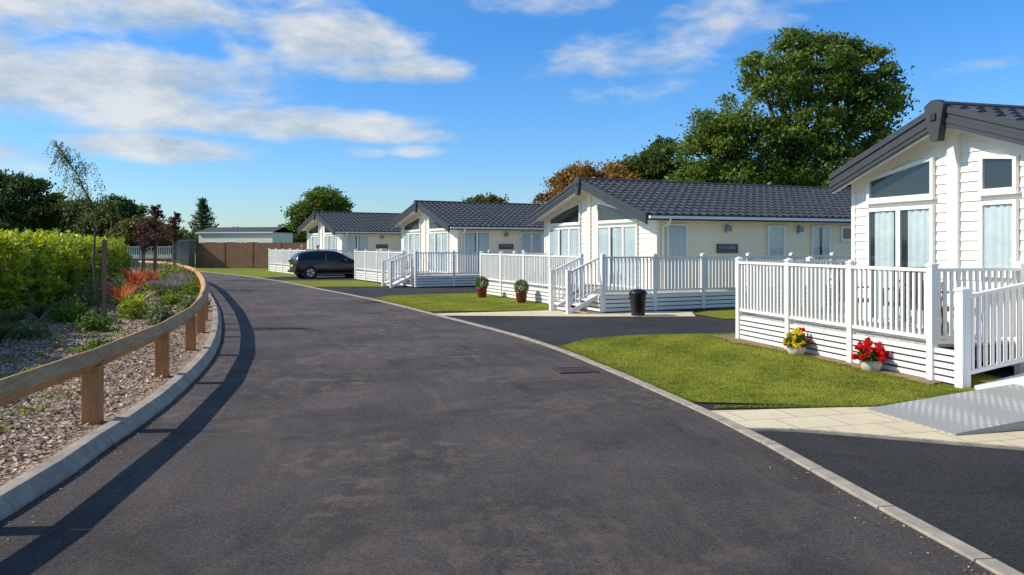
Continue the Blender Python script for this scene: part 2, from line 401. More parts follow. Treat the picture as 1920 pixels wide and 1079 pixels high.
# ------------------------------------------------------------------ timber knee rail
RL=offset(KL,.36)
best=min(np.arange(0,2.72,.1),key=lambda s:min(abs(p.y-7.69) for p in resample(RL,2.72,s)))
posts=[p for p in resample(RL,2.72,best) if p.y<53]
mb=MB(); rmb=MB()
for a,b in zip(posts[:-1],posts[1:]):
    d=(b-a).normalized(); nl=Vector((-d.y,d.x)); 
    mb.seg(a-d*.08,a+d*.08,.16,-.1,.66,WOODP)
    A=a+d*.006; B=b-d*.006; r=.105; zc=.715+random.uniform(-.008,.008)
    v=[]
    for p in (A,B):
        for o,z in ((0,-r),(r,0),(.012,r),(-.012,r),(-r,0)):
            q=p+nl*o; v.append((q.x,q.y,zc+z))
    rmb.add(v,[(i,(i+1)%5,5+(i+1)%5,5+i) for i in range(5)]+[(4,3,2,1,0),(5,6,7,8,9)],WOOD)
e=empty('timber_knee_rail'); mb.obj('posts',e,bevel=.006); rmb.obj('rail',e,bevel=.006)

# ------------------------------------------------------------------ lodges
def lodge(Cxy,th,L,W,apex,tn,tf,ov,front,side,signs=(),lamps=(),pil=None,gm=BOARD,zb=.12):
    root=empty('holiday_lodge',(Cxy[0],Cxy[1],0),th)
    ab,az=apex; nb,nz=tn; fb,fz=tf
    def rz(y):
        return nz+(az-nz)*(y-nb)/(ab-nb) if y<=ab else az+(fz-az)*(y-ab)/(fb-ab)
    T=.13
    def ylim(z):
        z=z+T
        lo=0 if rz(0)>=z else nb+(z-nz)/(az-nz)*(ab-nb)
        hi=W if rz(W)>=z else ab+(z-az)/(fz-az)*(fb-ab)
        return lo,hi
    w=MB()
    g=[(0,zb),(W,zb),(W,rz(W)-T),(ab,az-T),(0,rz(0)-T)]
    v=[(0,y,z) for y,z in g]+[(L,y,z) for y,z in g]
    w.add(v,[(i,(i+1)%5,5+(i+1)%5,5+i) for i in range(5)]+[(4,3,2,1,0),(5,6,7,8,9)],gm)
    st=.15; z=zb
    while z<az-T-.02:
        z1=min(z+st,az-T-.005); l0,h0=ylim(z); l1,h1=ylim(z1)
        w.hexa([(-.028,l0,z),(0,l0,z),(0,h0,z),(-.028,h0,z),(-.006,l1,z1),(0,l1,z1),(0,h1,z1),(-.006,h1,z1)],gm)
        z+=st
    z=zb; top=rz(0)-T
    while z<top-.02:
        z1=min(z+st,top)
        w.hexa([(0,-.022,z),(L,-.022,z),(L,0,z),(0,0,z),(0,-.006,z1),(L,-.006,z1),(L,0,z1),(0,0,z1)],BOARDC)
        w.hexa([(0,W+.022,z),(L,W+.022,z),(L,W,z),(0,W,z),(0,W+.006,z1),(L,W+.006,z1),(L,W,z1),(0,W,z1)],BOARDC)
        z+=st
    for cy in (-.04,W-.05): w.box(-.04,.06,cy,cy+.09,zb,rz(max(cy,0))-T-.03,gm)
    w.obj('walls',root)
    tr=MB()
    if pil is not None: tr.box(-.075,0,pil-.1,pil+.1,zb,rz(pil)-T-.05,gm)
    def slope(mbx,x0,x1,y0,z0,y1,z1,t0,t1,mat):
        mbx.hexa([(x0,y0,z0-t1),(x1,y0,z0-t1),(x1,y1,z1-t1),(x0,y1,z1-t1),(x0,y0,z0-t0),(x1,y0,z0-t0),(x1,y1,z1-t0),(x0,y1,z1-t0)],mat)
    for (y0,z0) in ((nb,nz),(fb,fz)):
        slope(tr,-ov,L+ov,y0,z0,ab,az,.03,.12,WHITE)
        slope(tr,-.05,.0,y0*1.0 if 0<y0<W else (0 if y0<=0 else W),rz(0 if y0<=0 else W),ab,az,.122,.34,gm)
        slope(tr,-ov,-ov+.03,y0,z0,ab,az,.122,.30,WHITE)
    rf=MB()
    for (y0,z0) in ((nb,nz),(fb,fz)):
        for k,(t0,t1,ex) in enumerate(((-.05,.05,.085),(.05,.13,.06),(.13,.20,.075),(.20,.27,.06))):
            slope(rf,-ov-ex,-ov-.002,y0,z0,ab,az,t0+.001,t1,FASCIA)
            slope(rf,L+ov+.002,L+ov+ex,y0,z0,ab,az,t0+.001,t1,FASCIA)
    rf.hexa([(-ov-.15,ab-.07,az-.52),(-ov-.02,ab-.07,az-.52),(-ov-.02,ab+.07,az-.52),(-ov-.15,ab+.07,az-.52),
             (-ov-.15,ab-.19,az+.03),(-ov-.02,ab-.19,az+.03),(-ov-.02,ab+.19,az+.03),(-ov-.15,ab+.19,az+.03)],FASCIA)
    rf.hexa([(-ov-.15,ab-.19,az+.031),(-ov-.02,ab-.19,az+.031),(-ov-.02,ab+.19,az+.031),(-ov-.15,ab+.19,az+.031),
             (-ov-.15,ab-.05,az+.11),(-ov-.02,ab-.05,az+.11),(-ov-.02,ab+.05,az+.11),(-ov-.15,ab+.05,az+.11)],FASCIA)
    rf.box(-ov-.175,-ov-.151,ab-.05,ab+.05,az-.2,az-.10,DARK)
    rf.tube([(-ov,ab,az+.02),(L+ov,ab,az+.02)],[.085,.085],ROOF,10)
    rf.box(-ov,L+ov,nb-.012,nb+.01,nz-.15,nz+.01,FASCIA)
    rf.obj('fascia',root)
    nx=int((L+2*ov)/.045); per=.30; row=.38
    X=np.linspace(-ov,L+ov,nx)
    for (y0,z0) in ((nb,nz),(fb,fz)):
        S=math.hypot(ab-y0,az-z0); nr=int(S/row); ss=[];hh=[]
        for r in range(nr+1):
            a0=r*S/(nr+1); a1=(r+1)*S/(nr+1)
            ss+= [a0,a0+.004,(a0+a1)/2,a1-.006]; hh+=[0.0,.045,.03,.008]
        ss.append(S);hh.append(.01)
        ss=np.array(ss);hh=np.array(hh)
        Yg=y0+(ab-y0)*ss/S; Zg=z0+(az-z0)*ss/S
        wave=(.5+.5*np.sin(2*math.pi*X/per))**.7*.05
        V=np.zeros((len(ss),nx,3)); V[:,:,0]=X[None]; V[:,:,1]=Yg[:,None]; V[:,:,2]=Zg[:,None]+hh[:,None]+wave[None]-.01
        idx=np.arange(len(ss)*nx).reshape(len(ss),nx)
        F=np.stack([idx[:-1,:-1],idx[:-1,1:],idx[1:,1:],idx[1:,:-1]],-1).reshape(-1,4)
        me=bpy.data.meshes.new('roof_tiles'); me.from_pydata(V.reshape(-1,3).tolist(),[],F.tolist()); me.materials.append(ROOF)
        me.update(); 
        if me.polygons[0].normal.z<0 and me.polygons[len(me.polygons)//2].normal.z<0: me.flip_normals()
        o=bpy.data.objects.new('roof_tiles',me); COL.objects.link(o); o.parent=root
    tr.box(-ov+.02,L+ov,nb-.11,nb-.014,nz-.10,nz-.02,WHITE)
    tr.tube([(.16,nb-.06,nz-.08),(.16,nb-.06,nz-.2),(.16,-.075,nz-.34),(.16,-.075,.5)],[.034]*4,WHITE,8)
    tr.obj('trim_and_gutter',root)
    gl=MB(); fr=MB(); cu=MB()
    def win(face,a,b,z0a,z1a,z1b,curt,panes=1,fw=.06,off=0):
        def P(t,z,o): return (-o-off,t,z) if face=='F' else (t,-o-off,z)
        out=[(a,z0a),(b,z0a),(b,z1b),(a,z1a)]
        sl=(z1b-z1a)/(b-a)
        ins=[(a+fw,z0a+fw),(b-fw,z0a+fw),(b-fw,max(z1b-sl*fw-fw,z0a+fw+.02)),(a+fw,max(z1a+sl*fw-fw,z0a+fw+.02))]
        for i in range(4):
            j=(i+1)%4
            q=[out[i],out[j],ins[j],ins[i]]
            fr.hexa([P(t,z,.024) for t,z in q]+[P(t,z,.085) for t,z in q],WHITE)
        for k in range(1,panes):
            t=a+(b-a)*k/panes; zt=z1a+sl*(t-a)
            q=[(t-.05,z0a+fw),(t+.05,z0a+fw),(t+.05,zt-fw),(t-.05,zt-fw)]
            fr.hexa([P(u_,z,.024) for u_,z in q]+[P(u_,z,.083) for u_,z in q],WHITE)
        gl.add([P(t,z,.064) for t,z in ins],[(0,1,2,3)],GLASS)
        cu.add([P(t,z,.034) for t,z in ins],[(0,1,2,3)],DARK)
        if curt:
            for (ca,cb) in curt:
                A=a+fw+(b-a-2*fw)*ca; B=a+fw+(b-a-2*fw)*cb; m=max(6,int((B-A)/.018)); vs=[]
                for i in range(m+1):
                    t=A+(B-A)*i/m; o=.048+.013*math.sin(t*52+math.sin(t*9)*2)
                    vs+=[P(t,z0a+fw+.01,o),P(t,z1a-fw-.01,o)]
                cu.add(vs,[(2*i,2*i+2,2*i+3,2*i+1) for i in range(m)],CURT)
        fr.hexa([P(a-.03,z0a-.04,.02),P(b+.03,z0a-.04,.02),P(b+.03,z0a-.04,.11),P(a-.03,z0a-.04,.11),P(a-.03,z0a-.003,.02),P(b+.03,z0a-.003,.02),P(b+.03,z0a-.003,.11),P(a-.03,z0a-.003,.11)],WHITE)
    for q in front: win('F',*q)
    for q in side: win('S',*q)
    fr.obj('window_frames',root); gl.obj('window_glass',root); cu.obj('curtains',root)
    sg=MB()
    for a0,a1,z0,z1 in signs:
        sg.box(a0,a1,-.055,-.03,z0,z1,PLAQ)
    for a0,z0 in lamps:
        sg.box(a0-.06,a0+.06,-.05,-.03,z0,z0+.24,LAMPM); sg.box(a0-.09,a0+.09,-.16,-.05,z0+.02,z0+.2,LAMPM); sg.box(a0-.05,a0+.05,-.13,-.07,z0-.03,z0+.02,WHITE)
    if signs or lamps: sg.obj('plaque_and_lamps',root)
    for a0,a1,z0,z1 in signs:
        lt=MB(); x=a0+.08; r=random.Random(3)
        while x<a1-.1:
            w_=r.uniform(.018,.04); lt.box(x,x+w_*.35,-.060,-.055,z0+.13,z1-.05,LETTER); lt.box(x,x+w_,-.059,-.0551,z0+.13+r.random()*.04,z0+.15+r.random()*.04,LETTER); x+=w_+.022
        lt.box((a0+a1)/2-.02,(a0+a1)/2+.02,-.06,-.055,z0+.05,z0+.09,REDM)
        lt.obj('plaque_lettering',root)
    return root
full=[(0,1)]
both=[(0,.42),(.58,1)]
th1=math.atan(.2715); l1=Vector((math.cos(th1),math.sin(th1))); n1=Vector((-l1.y,l1.x)); D=Vector((5.79,10.05))
C1=D+l1*1.6-n1*.8
lodge(C1,th1,11,4.71,(2.345,3.96),(-.18,3.10),(4.87,3.10),.35,
  front=[(2.80,4.30,.5,2.50,2.50,[(.0,.36),(.60,.92)],2),(2.80,4.30,2.62,3.28,3.03,None,1),
         (1.30,1.92,1.42,2.50,2.50,full,1),(1.30,1.92,2.62,3.13,3.2,None,1),
         (.3,.95,1.42,2.50,2.50,full,1)],
  side=[(1,2,1.4,2.4,2.4,full,1)],pil=2.42,gm=BOARDW)
fr_std=[(1.0,3.5,.5,2.50,2.50,[(0,.3),(.36,.62),(.7,1)],3),(1.0,3.5,2.62,2.86,3.35,None,1),
        (4.75,7.2,.5,2.50,2.50,[(0,.3),(.36,.62),(.7,1)],3),(4.75,7.2,2.62,3.4,2.95,None,1)]
C2=(4.39,23.4); th2=R(23.5)
lodge(C2,th2,12.5,7.7,(3.75,4.08),(-.4,2.74),(8.0,2.92),.6,fr_std,
  side=[(.31,1.07,.5,2.5,2.5,full,1),(4.21,4.92,1.45,2.48,2.48,full,1),(6.08,6.9,.5,2.5,2.5,both,1),(7.39,8.06,2.0,2.48,2.48,None,1)],
  signs=[(2.2,3.02,1.60,1.88)],lamps=[(2.6,2.26),(5.55,2.26)],pil=4.1)
C3=(-2.56,36.63); th3=R(28)
lodge(C3,th3,11.5,7.7,(3.75,4.05),(-.4,2.72),(8.0,3.0),.6,fr_std,
  side=[(.26,1.67,.5,2.5,2.5,both,2),(3.35,4.57,1.4,2.5,2.5,full,2),(6,7,1.4,2.5,2.5,full,1)],
  signs=[(2.17,2.96,1.65,1.9)],lamps=[(2.55,2.26)],pil=4.1)
C4=(-10.9,49.65); th4=R(31)
lodge(C4,th4,11.5,7.7,(3.75,4.05),(-.4,2.72),(8.0,3.0),.6,fr_std,
  side=[(.23,1.8,.5,2.5,2.5,both,2),(3.9,4.9,1.4,2.5,2.5,full,1)],
  signs=[(2.28,3.1,1.65,1.9)],lamps=[(2.7,2.26)],pil=4.1)

# ------------------------------------------------------------------ decks
DZ=.5; RT=1.54
def post(mb,x,y,z0,z1,w=.1):
    mb.box(x-w/2,x+w/2,y-w/2,y+w/2,z0,z1,WHITE)
    mb.box(x-w/2-.012,x+w/2+.012,y-w/2-.012,y+w/2+.012,z1,z1+.025,WHITE)
    mb.hexa([(x-w/2,y-w/2,z1+.025),(x+w/2,y-w/2,z1+.025),(x+w/2,y+w/2,z1+.025),(x-w/2,y+w/2,z1+.025)]+[(x+sx*.012,y+sy*.012,z1+.055) for sx,sy in ((-1,-1),(1,-1),(1,1),(-1,1))],WHITE)
def rail(mb,p0,p1,z=DZ,top=RT,dz=0,p_end=(1,1),gap=.118,pz=None,posts=True):
    p0=Vector(p0);p1=Vector(p1); L=(p1-p0).length; d=(p1-p0)/L
    n=max(1,round(L/1.75))
    if posts:
        for i in range(n+1):
            if (i==0 and not p_end[0]) or (i==n and not p_end[1]): continue
            q=p0+d*L*i/n; zz=dz*i/n; post(mb,q.x,q.y,(z+zz if pz is None else pz),top+.03+zz)
    mb.seg(p0,p1,.085,top-.05,top-.005,WHITE,top-.05+dz,top-.005+dz)
    mb.seg(p0,p1,.05,z+.07,z+.12,WHITE,z+.07+dz,z+.12+dz)
    k=int(L/gap)
    for i in range(1,k):
        q=p0+d*L*i/k; zz=dz*i/k
        a=q-d*.021; b=q+d*.021
        mb.seg(a,b,.03,z+.1+zz,top-.03+zz,WHITE)
def skirt(mb,p0,p1,z1=DZ,n=4):
    p0=Vector(p0);p1=Vector(p1)
    h=(z1-.04)/n
    for i in range(n):
        mb.seg(p0,p1,.03,.04+i*h,.04+(i+1)*h-.026,WHITE)
    mb.seg(p0,p1,.006,.0,z1-.03,DARK)
def deck(Cxy,th,x0,x1,y0,y1,gaps,steps=None):
    root=empty('veranda_deck',(Cxy[0],Cxy[1],0),th); f=MB()
    y=y0
    while y<y1-.01:
        f.box(x0+.03,min(0-.03,x1),y+.004,min(y+.14,y1)-.004,DZ-.04,DZ,DECKM); 
        if y<-.04: f.box(0-.03,x1,y+.004,min(y+.14,-.035)-.004,DZ-.04,DZ,DECKM)
        y+=.14
    f.obj('deck_floor',root)
    s=MB(); r=MB()
    skirt(s,(x0,y0),(x0,y1)); skirt(s,(x0,y0),(x1,y0)); skirt(s,(x0,y1),(0,y1)); s.obj('skirting',root)
    if steps:
        s0,s1=steps
        rail(r,(x0,s1),(x0,y1),pz=0.03)
        if s0-y0>.3: rail(r,(x0,y0),(x0,s0),pz=0.03)
        else: post(r,x0,y0,.03,RT+.03)
        for i in range(3):
            r.box(x0-.28*(i+1),x0-.28*i-.0,s0+.06,s1-.06,DZ-.13*(i+1)-.045,DZ-.13*(i+1),WHITE)
        for yy in (s0,s1):
            r.seg((x0-.05,yy),(x0-.95,yy),.04,.38,DZ,WHITE,-.02,.08)
            post(r,x0-.95,yy,0,1.14)
            r.seg((x0,yy),(x0-.95,yy),.075,RT-.06,RT-.01,WHITE,1.07,1.12)
            r.seg((x0,yy),(x0-.95,yy),.05,DZ+.14,DZ+.18,WHITE,.2,.24)
            for i in range(1,8):
                t=i/8; xx=x0-.95*t; r.seg((xx-.02,yy),(xx+.02,yy),.03,DZ+.16-.42*t,RT-.03-.43*t,WHITE)
    else: rail(r,(x0,y0),(x0,y1),pz=.03)
    rail(r,(x0,y0),(x1,y0),p_end=(0,1),pz=.03); rail(r,(x0,y1),(0,y1),p_end=(0,1))
    r.obj('balustrade',root,bevel=0)
    return root
deck(C2,th2,-2.74,10.5,-1.47,7.6,None,steps=(-1.27,-.25))
deck(C3,th3,-2.88,6,-2.0,7.0,None,steps=(-1.5,-.4))
deck(C4,th4,-2.9,5,-2.0,7.0,None)
root=empty('veranda_deck',(D.x,D.y,0),th1); f=MB(); s=MB(); r=MB()
y=.45
while y<5.2:
    f.box(.03,1.57,y+.004,y+.136,DZ-.04,DZ,DECKM)
    if y>4: f.box(1.57,8,y+.004,y+.136,DZ-.04,DZ,DECKM)
    y+=.14
f.obj('deck_floor',root)
skirt(s,(0,-.0),(0,5.2),n=5); skirt(s,(0,5.2),(8,5.2)); s.obj('skirting',root)
rail(r,(0,.42),(0,5.2),pz=.03,gap=.105); rail(r,(0,5.2),(8,5.2),p_end=(0,1),pz=.03)
rail(r,(0,.42),(1.5,.42),p_end=(0,1),pz=.03,gap=.105)
post(r,0,-.08,0,1.26,.13)
rail(r,(.05,-.08),(4,-.08),z=.10,top=1.21,dz=.6,p_end=(0,1),gap=.105)
r.obj('balustrade',root)
root=empty('access_ramp',(D.x,D.y,0),th1)
def checker():
    m,nt,b=newmat('chequer_plate'); co=objco(nt)
    mp=nt.nodes.new('ShaderNodeMapping'); mp.inputs['Rotation'].default_value=(0,0,R(45)); nt.links.new(co,mp.inputs[0])
    ck=nt.nodes.new('ShaderNodeTexVoronoi'); ck.inputs['Scale'].default_value=15; ck.inputs['Randomness'].default_value=0; nt.links.new(mp.outputs[0],ck.inputs['Vector'])
    c=ramp(nt,ck.outputs['Distance'],.2,.42,(.62,.58,.51),(.34,.33,.30)); nt.links.new(c,b.inputs['Base Color'])
    b.inputs['Roughness'].default_value=.5; b.inputs['Metallic'].default_value=.15
    bump(nt,b,ck.outputs['Distance'],.5,.01); return m
PLATE=checker()
def loc(x,y): 
    v=Vector((x,y))-D; return v.dot(l1),v.dot(n1)
ax,ay=loc(3.95,8.65); bx,by=loc(4.29,7.49)
rm=MB(); x0=(ax+bx)/2; xe=-.05; ze=.20
rm.hexa([(x0,by,.010),(xe,by,.15),(xe,ay,.15),(x0,ay,.010),(x0,by,.022),(xe,by,ze),(xe,ay,ze),(x0,ay,.022)],PLATE)
rm.hexa([(x0,by-.02,.009),(xe,by-.02,.02),(xe,by-.003,.02),(x0,by-.003,.009),(x0,by-.02,.03),(xe,by-.02,ze+.02),(xe,by-.003,ze+.02),(x0,by-.003,.03)],PLATE)
rm.hexa([(xe+.003,by,.02),(4.5,by,.02),(4.5,ay,.02),(xe+.003,ay,.02),(xe+.003,by,ze+.002),(4.5,by,.75),(4.5,ay,.75),(xe+.003,ay,ze+.002)],WHITE)
rm.hexa([(xe-.35,ay+.003,.010),(4.5,ay+.003,.010),(4.5,-.16,.010),(xe+.15,-.16,.010),(xe-.35,ay+.003,.03),(4.5,ay+.003,.74),(4.5,-.16,.74),(xe+.15,-.16,.05)],WHITE)
rm.obj('ramp_plate',root)

# ------------------------------------------------------------------ pots, bin
REDPOT=simple('red_glaze',(.16,.012,.012),.2,.1,coat=.5)
CPOT=simple('cream_pot',(.62,.56,.42),.6,.2,12)
def topiary(x,y,s=1.0,z=0):
    root=empty('potted_topiary',(x,y,z)); m=MB()
    m.lathe((0,0,0),[(.10*s,0),(.13*s,.05*s),(.165*s,.2*s),(.16*s,.28*s),(.18*s,.3*s),(.18*s,.33*s),(.15*s,.33*s),(.14*s,.30*s)],REDPOT,24); m.obj('pot',root,smooth=True)
    k=3500; d=rng.normal(size=(k,3)); d/=np.linalg.norm(d,axis=1)[:,None]; rr=.21*s*rng.uniform(.72,1.08,k)[:,None]
    leaves('box_ball',d*rr+np.array([0,0,.47*s]),.018,cmix((.05,.08,.012),(.20,.22,.025),rng.random(k)),parent=root)
topiary(-1.05,27.1,1.1); topiary(.30,24.6,1.1); topiary(1.75,22.3,1.05)
def flowerpot(x,y,cols_):
    root=empty('flower_pot',(x,y,.012)); m=MB()
    m.lathe((0,0,0),[(.09,0),(.12,.02),(.155,.12),(.15,.15),(.165,.155),(.165,.17),(.14,.17),(.13,.15)],CPOT,24); m.obj('pot',root,smooth=True)
    k=1300; d=rng.normal(size=(k,3)); d/=np.linalg.norm(d,axis=1)[:,None]; d[:,2]=abs(d[:,2])*.95
    leaves('leaves',d*rng.uniform(.4,1,(k,1))*np.array([.2,.2,.2])+np.array([0,0,.17]),.032,cmix((.03,.07,.01),(.12,.22,.03),rng.random(k)),parent=root,aspect=.7)
    C=[];Cc=[]
    for i in range(28):
        dd=rng.normal(size=3); dd/=np.linalg.norm(dd); dd[2]=abs(dd[2]); c=dd*np.array([.2,.2,.24])*rng.uniform(.85,1.2)+np.array([0,0,.18]); col=cols_[0] if dd[0]<.35 else cols_[1]
        q=rng.normal(size=(26,3))*.017+c; C.append(q); Cc.append(np.array(col)[None]*rng.uniform(.7,1.1,(26,1)))
    leaves('blooms',np.concatenate(C),.026,np.concatenate(Cc),parent=root,aspect=.9)
flowerpot(4.74,12.9,[(.80,.60,.03),(.65,.02,.02)]); flowerpot(5.22,11.25,[(.72,.015,.02),(.72,.015,.03)])
m=MB(); m.lathe((3.3,20.25,.006),[(.17,0),(.175,.02),(.215,.56),(.235,.57),(.24,.61),(.215,.62),(.2,.66),(.06,.70),(.02,.705)],BLACKP,28)
m.tube([(3.08,20.2,.58),(3.04,20.16,.5),(3.08,20.12,.44)],[.012]*3,BLACKP); m.obj('waste_bin',smooth=True)

RATTAN=simple('rattan_brown',(.045,.035,.028),.6,.2,30)
def chair(x,y,z,rz):
    root=empty('patio_chair',(x,y,z),rz); m=MB(); RT_=RATTAN
    m.box(-.24,.24,-.22,.24,.40,.45,RT_)
    for sx in (-.22,.2):
        for sy in (-.2,.22): m.box(sx,sx+.03,sy-.03,sy,0,.40,RT_)
    for i in range(8):
        xx=-.23+i*.061; m.hexa([(xx,.22,.45),(xx+.03,.22,.45),(xx+.03,.25,.45),(xx,.25,.45),(xx,.32,.98),(xx+.03,.32,.98),(xx+.03,.34,.98),(xx,.34,.98)],RT_)
    for zz in (.6,.75,.96): m.box(-.25,.25,.24+(zz-.45)*.17,.27+(zz-.45)*.17,zz,zz+.04,RT_)
    for sx in (-.26,.23): m.box(sx,sx+.03,-.2,.28,.64,.67,RT_); m.box(sx,sx+.03,-.2,-.17,.4,.64,RT_)
    m.obj('chair_frame',root)
for (a,b,rr) in ((.7,1.1,20),(.9,1.9,-60),(.8,2.9,100)):
    p=D+l1*a+n1*b; chair(p.x,p.y,DZ,th1+R(rr))
for (a,b,rr) in ((-1.6,2.6,30),(-1.5,4.2,160)):
    l=Vector((math.cos(th2),math.sin(th2))); p=Vector(C2)+l*a+Vector((-l.y,l.x))*b; chair(p.x,p.y,DZ,th2+R(rr))
m=MB(); l=Vector((math.cos(th2),math.sin(th2))); p=Vector(C2)-l*1.55+Vector((-l.y,l.x))*3.4
m.lathe((p.x,p.y,DZ),[(.25,0),(.25,.03),(.04,.05),(.04,.68),(.5,.69),(.5,.72)],RATTAN,24); m.obj('patio_table')

# ------------------------------------------------------------------ car
def car(x,y,rz):
    root=empty('parked_car',(x,y,0),rz)
    PA=simple('car_paint',(.005,.006,.010),.28,.05,coat=.4); CG,nt,b=newmat('car_glass'); b.inputs['Base Color'].default_value=(.012,.015,.018,1); b.inputs['Roughness'].default_value=.05
    TY=simple('tyre',(.015,.015,.016),.8); RM=simple('alloy',(.45,.46,.48),.3,metal=.9); TL=simple('tail_lamp',(.35,.01,.01),.2,coat=.6); YP=simple('number_plate',(.75,.6,.05),.5)
    St=[(0,.74,.42,.86,1.0,.64),(.05,.83,.34,.95,1.14,.67),(.16,.88,.28,1.01,1.35,.67),(.40,.90,.26,1.01,1.49,.65),(1.1,.90,.24,1.0,1.57,.63),(1.9,.90,.24,.98,1.58,.63),(2.45,.90,.24,.97,1.51,.62),(2.85,.90,.24,.97,1.30,.64),(3.2,.90,.25,.97,1.07,.70),(3.7,.89,.27,.95,1.02,.66),(4.15,.84,.3,.86,.92,.62),(4.38,.72,.38,.70,.78,.55)]
    vs=[];n=12
    for X,w,zs,zb,zr,rw in St:
        h=[(w*.8,zs),(w*.97,zs+.1),(w,(zs+zb)/2),(w*.96,zb),(rw*1.02,zr-.06),(rw*.7,zr)]
        ring=[(X,yy,zz) for yy,zz in h]+[(X,-yy,zz) for yy,zz in h[::-1]]; vs+=ring
    fs=[];ms=[]
    for i in range(len(St)-1):
        for q in range(n): 
            fs.append((i*n+q,i*n+(q+1)%n,(i+1)*n+(q+1)%n,(i+1)*n+q))
            g = (q in (3,7) and 2<=i<=7) or (q in (4,5,6) and (i in (2,) or i in (6,7)))
            ms.append(1 if g else 0)
    fs.append(tuple(range(n))[::-1]); ms.append(0); fs.append(tuple((len(St)-1)*n+q for q in range(n))); ms.append(0)
    me=bpy.data.meshes.new('body'); me.from_pydata(vs,[],fs); me.materials.append(PA); me.materials.append(CG); me.polygons.foreach_set('material_index',ms); me.polygons.foreach_set('use_smooth',[True]*len(fs)); me.update()
    o=bpy.data.objects.new('body',me); COL.objects.link(o); o.parent=root
    import bmesh; bm=bmesh.new(); bm.from_mesh(me); bmesh.ops.recalc_face_normals(bm,faces=bm.faces); bm.to_mesh(me); bm.free()
    sb=o.modifiers.new('s','SUBSURF'); sb.levels=2; sb.render_levels=2
    m=MB()
    for X in (.78,3.5):
        for sy in (-1,1):
            for (r0,r1,y0,y1,mt) in ((.40,.40,.70,.895,DARK),(.335,.335,.68,.915,TY),(.22,.21,.85,.92,RM),(.06,.06,.86,.935,DARK)):
                prof=24; a=[(X+r0*math.cos(2*math.pi*q/prof),sy*y0,.335+r0*math.sin(2*math.pi*q/prof)) for q in range(prof)]; b2=[(X+r1*math.cos(2*math.pi*q/prof),sy*y1,.335+r1*math.sin(2*math.pi*q/prof)) for q in range(prof)]
                m.add(a+b2,[(q,(q+1)%prof,prof+(q+1)%prof,prof+q) for q in range(prof)]+[tuple(range(prof)),tuple(range(prof,2*prof))],mt)
            for q in range(5):
                aa=2*math.pi*q/5; c,s_=math.cos(aa+.63),math.sin(aa+.63)
                p=[(X+c*.07-s_*.03,.335+s_*.07+c*.03),(X+c*.19-s_*.05,.335+s_*.19+c*.05),(X+c*.19+s_*.05,.335+s_*.19-c*.05),(X+c*.07+s_*.03,.335+s_*.07-c*.03)]
                m.hexa([(a_,sy*.918,z_) for a_,z_ in p]+[(a_,sy*.924,z_) for a_,z_ in p],DARK)
    for sy in (-1,1):
        m.box(-.0,.14,sy*.80-.09,sy*.80+.075,.88,1.03,TL)
        m.box(2.62,2.78,sy*.96-.09,sy*.96+.09,.98,1.10,PA)
        m.box(.6,2.3,sy*.60-.015,sy*.60+.015,1.58,1.615,RM)
        m.box(1.62,1.70,sy*.80-.03,sy*.80+.03,.98,1.35,PA)
        m.box(.3,4.1,sy*.86-.03,sy*.86+.03,.22,.32,BLACKP)
    m.box(-.035,-.01,-.26,.26,.66,.77,YP); m.box(-.06,.02,-.8,.8,.34,.46,BLACKP)
    m.obj('wheels_and_trim',root)
car(-12.15,42.75,R(29))

# ------------------------------------------------------------------ people seated on far deck
SKIN=simple('skin',(.5,.3,.22),.6); HAIR=simple('hair',(.28,.24,.2),.8)
def person(x,y,z,rz,shirt,hair):
    root=empty('seated_person',(x,y,z),rz)
    J=[(0,0,.5,.13),(0,-.01,.72,.13),(0,.0,.92,.15),(0,0,1.02,.06),(0,.01,1.08,.05)]
    V=[];E=[];Rr=[]
    def chain(parent,pts):
        prev=parent
        for px,py,pz,r_ in pts:
            V.append((px,py,pz));Rr.append(r_);E.append((prev,len(V)-1)); prev=len(V)-1
        return prev
    V.append(J[0][:3]);Rr.append(J[0][3]); top=chain(0,J[1:])
    for sx in (-1,1):
        chain(2,[(sx*.17,0,.94,.065),(sx*.23,-.04,.70,.05),(sx*.17,-.28,.66,.038),(sx*.15,-.34,.67,.02)])
        chain(0,[(sx*.09,-.05,.49,.095),(sx*.12,-.42,.50,.07),(sx*.12,-.44,.1,.045),(sx*.12,-.56,.05,.035)])
    me=bpy.data.meshes.new('clothed_body'); me.from_pydata(V,E,[]); me.materials.append(shirt)
    o=bpy.data.objects.new('clothed_body',me); COL.objects.link(o); o.parent=root
    sk=o.modifiers.new('sk','SKIN')
    for i,r_ in enumerate(Rr): me.skin_vertices[0].data[i].radius=(r_,r_)
    me.skin_vertices[0].data[0].use_root=True
    o.modifiers.new('ss','SUBSURF').levels=1
    m=MB(); m.lathe((0,-.01,1.06),[(.05,0),(.075,.04),(.088,.12),(.09,.17),(.07,.22),(.02,.245)],SKIN,16)
    m.hexa([(-.015,-.11,1.16),(.015,-.11,1.16),(.015,-.09,1.16),(-.015,-.09,1.16),(-.008,-.1,1.21),(.008,-.1,1.21),(.008,-.09,1.21),(-.008,-.09,1.21)],SKIN)
    for sx in (-.035,.035): m.box(sx-.012,sx+.012,-.098,-.09,1.205,1.218,DARK)
    m.box(-.025,.025,-.096,-.088,1.125,1.135,REDM)
    for sx in (-1,1): 
        m.box(sx*.088-.01,sx*.088+.01,-.01,.03,1.16,1.22,SKIN)
        for k in range(5): m.tube([(sx*.15+(k-2)*.016,-.34,.67),(sx*.15+(k-2)*.02,-.40,.67-.005*k),(sx*.15+(k-2)*.02,-.42,.645)],[.01,.009,.007],SKIN,6)
    m.lathe((0,.02,1.19),[(.098,-.03),(.1,.04),(.085,.09),(.03,.125)],hair,16)
    m.obj('head_and_hands',root,smooth=True)
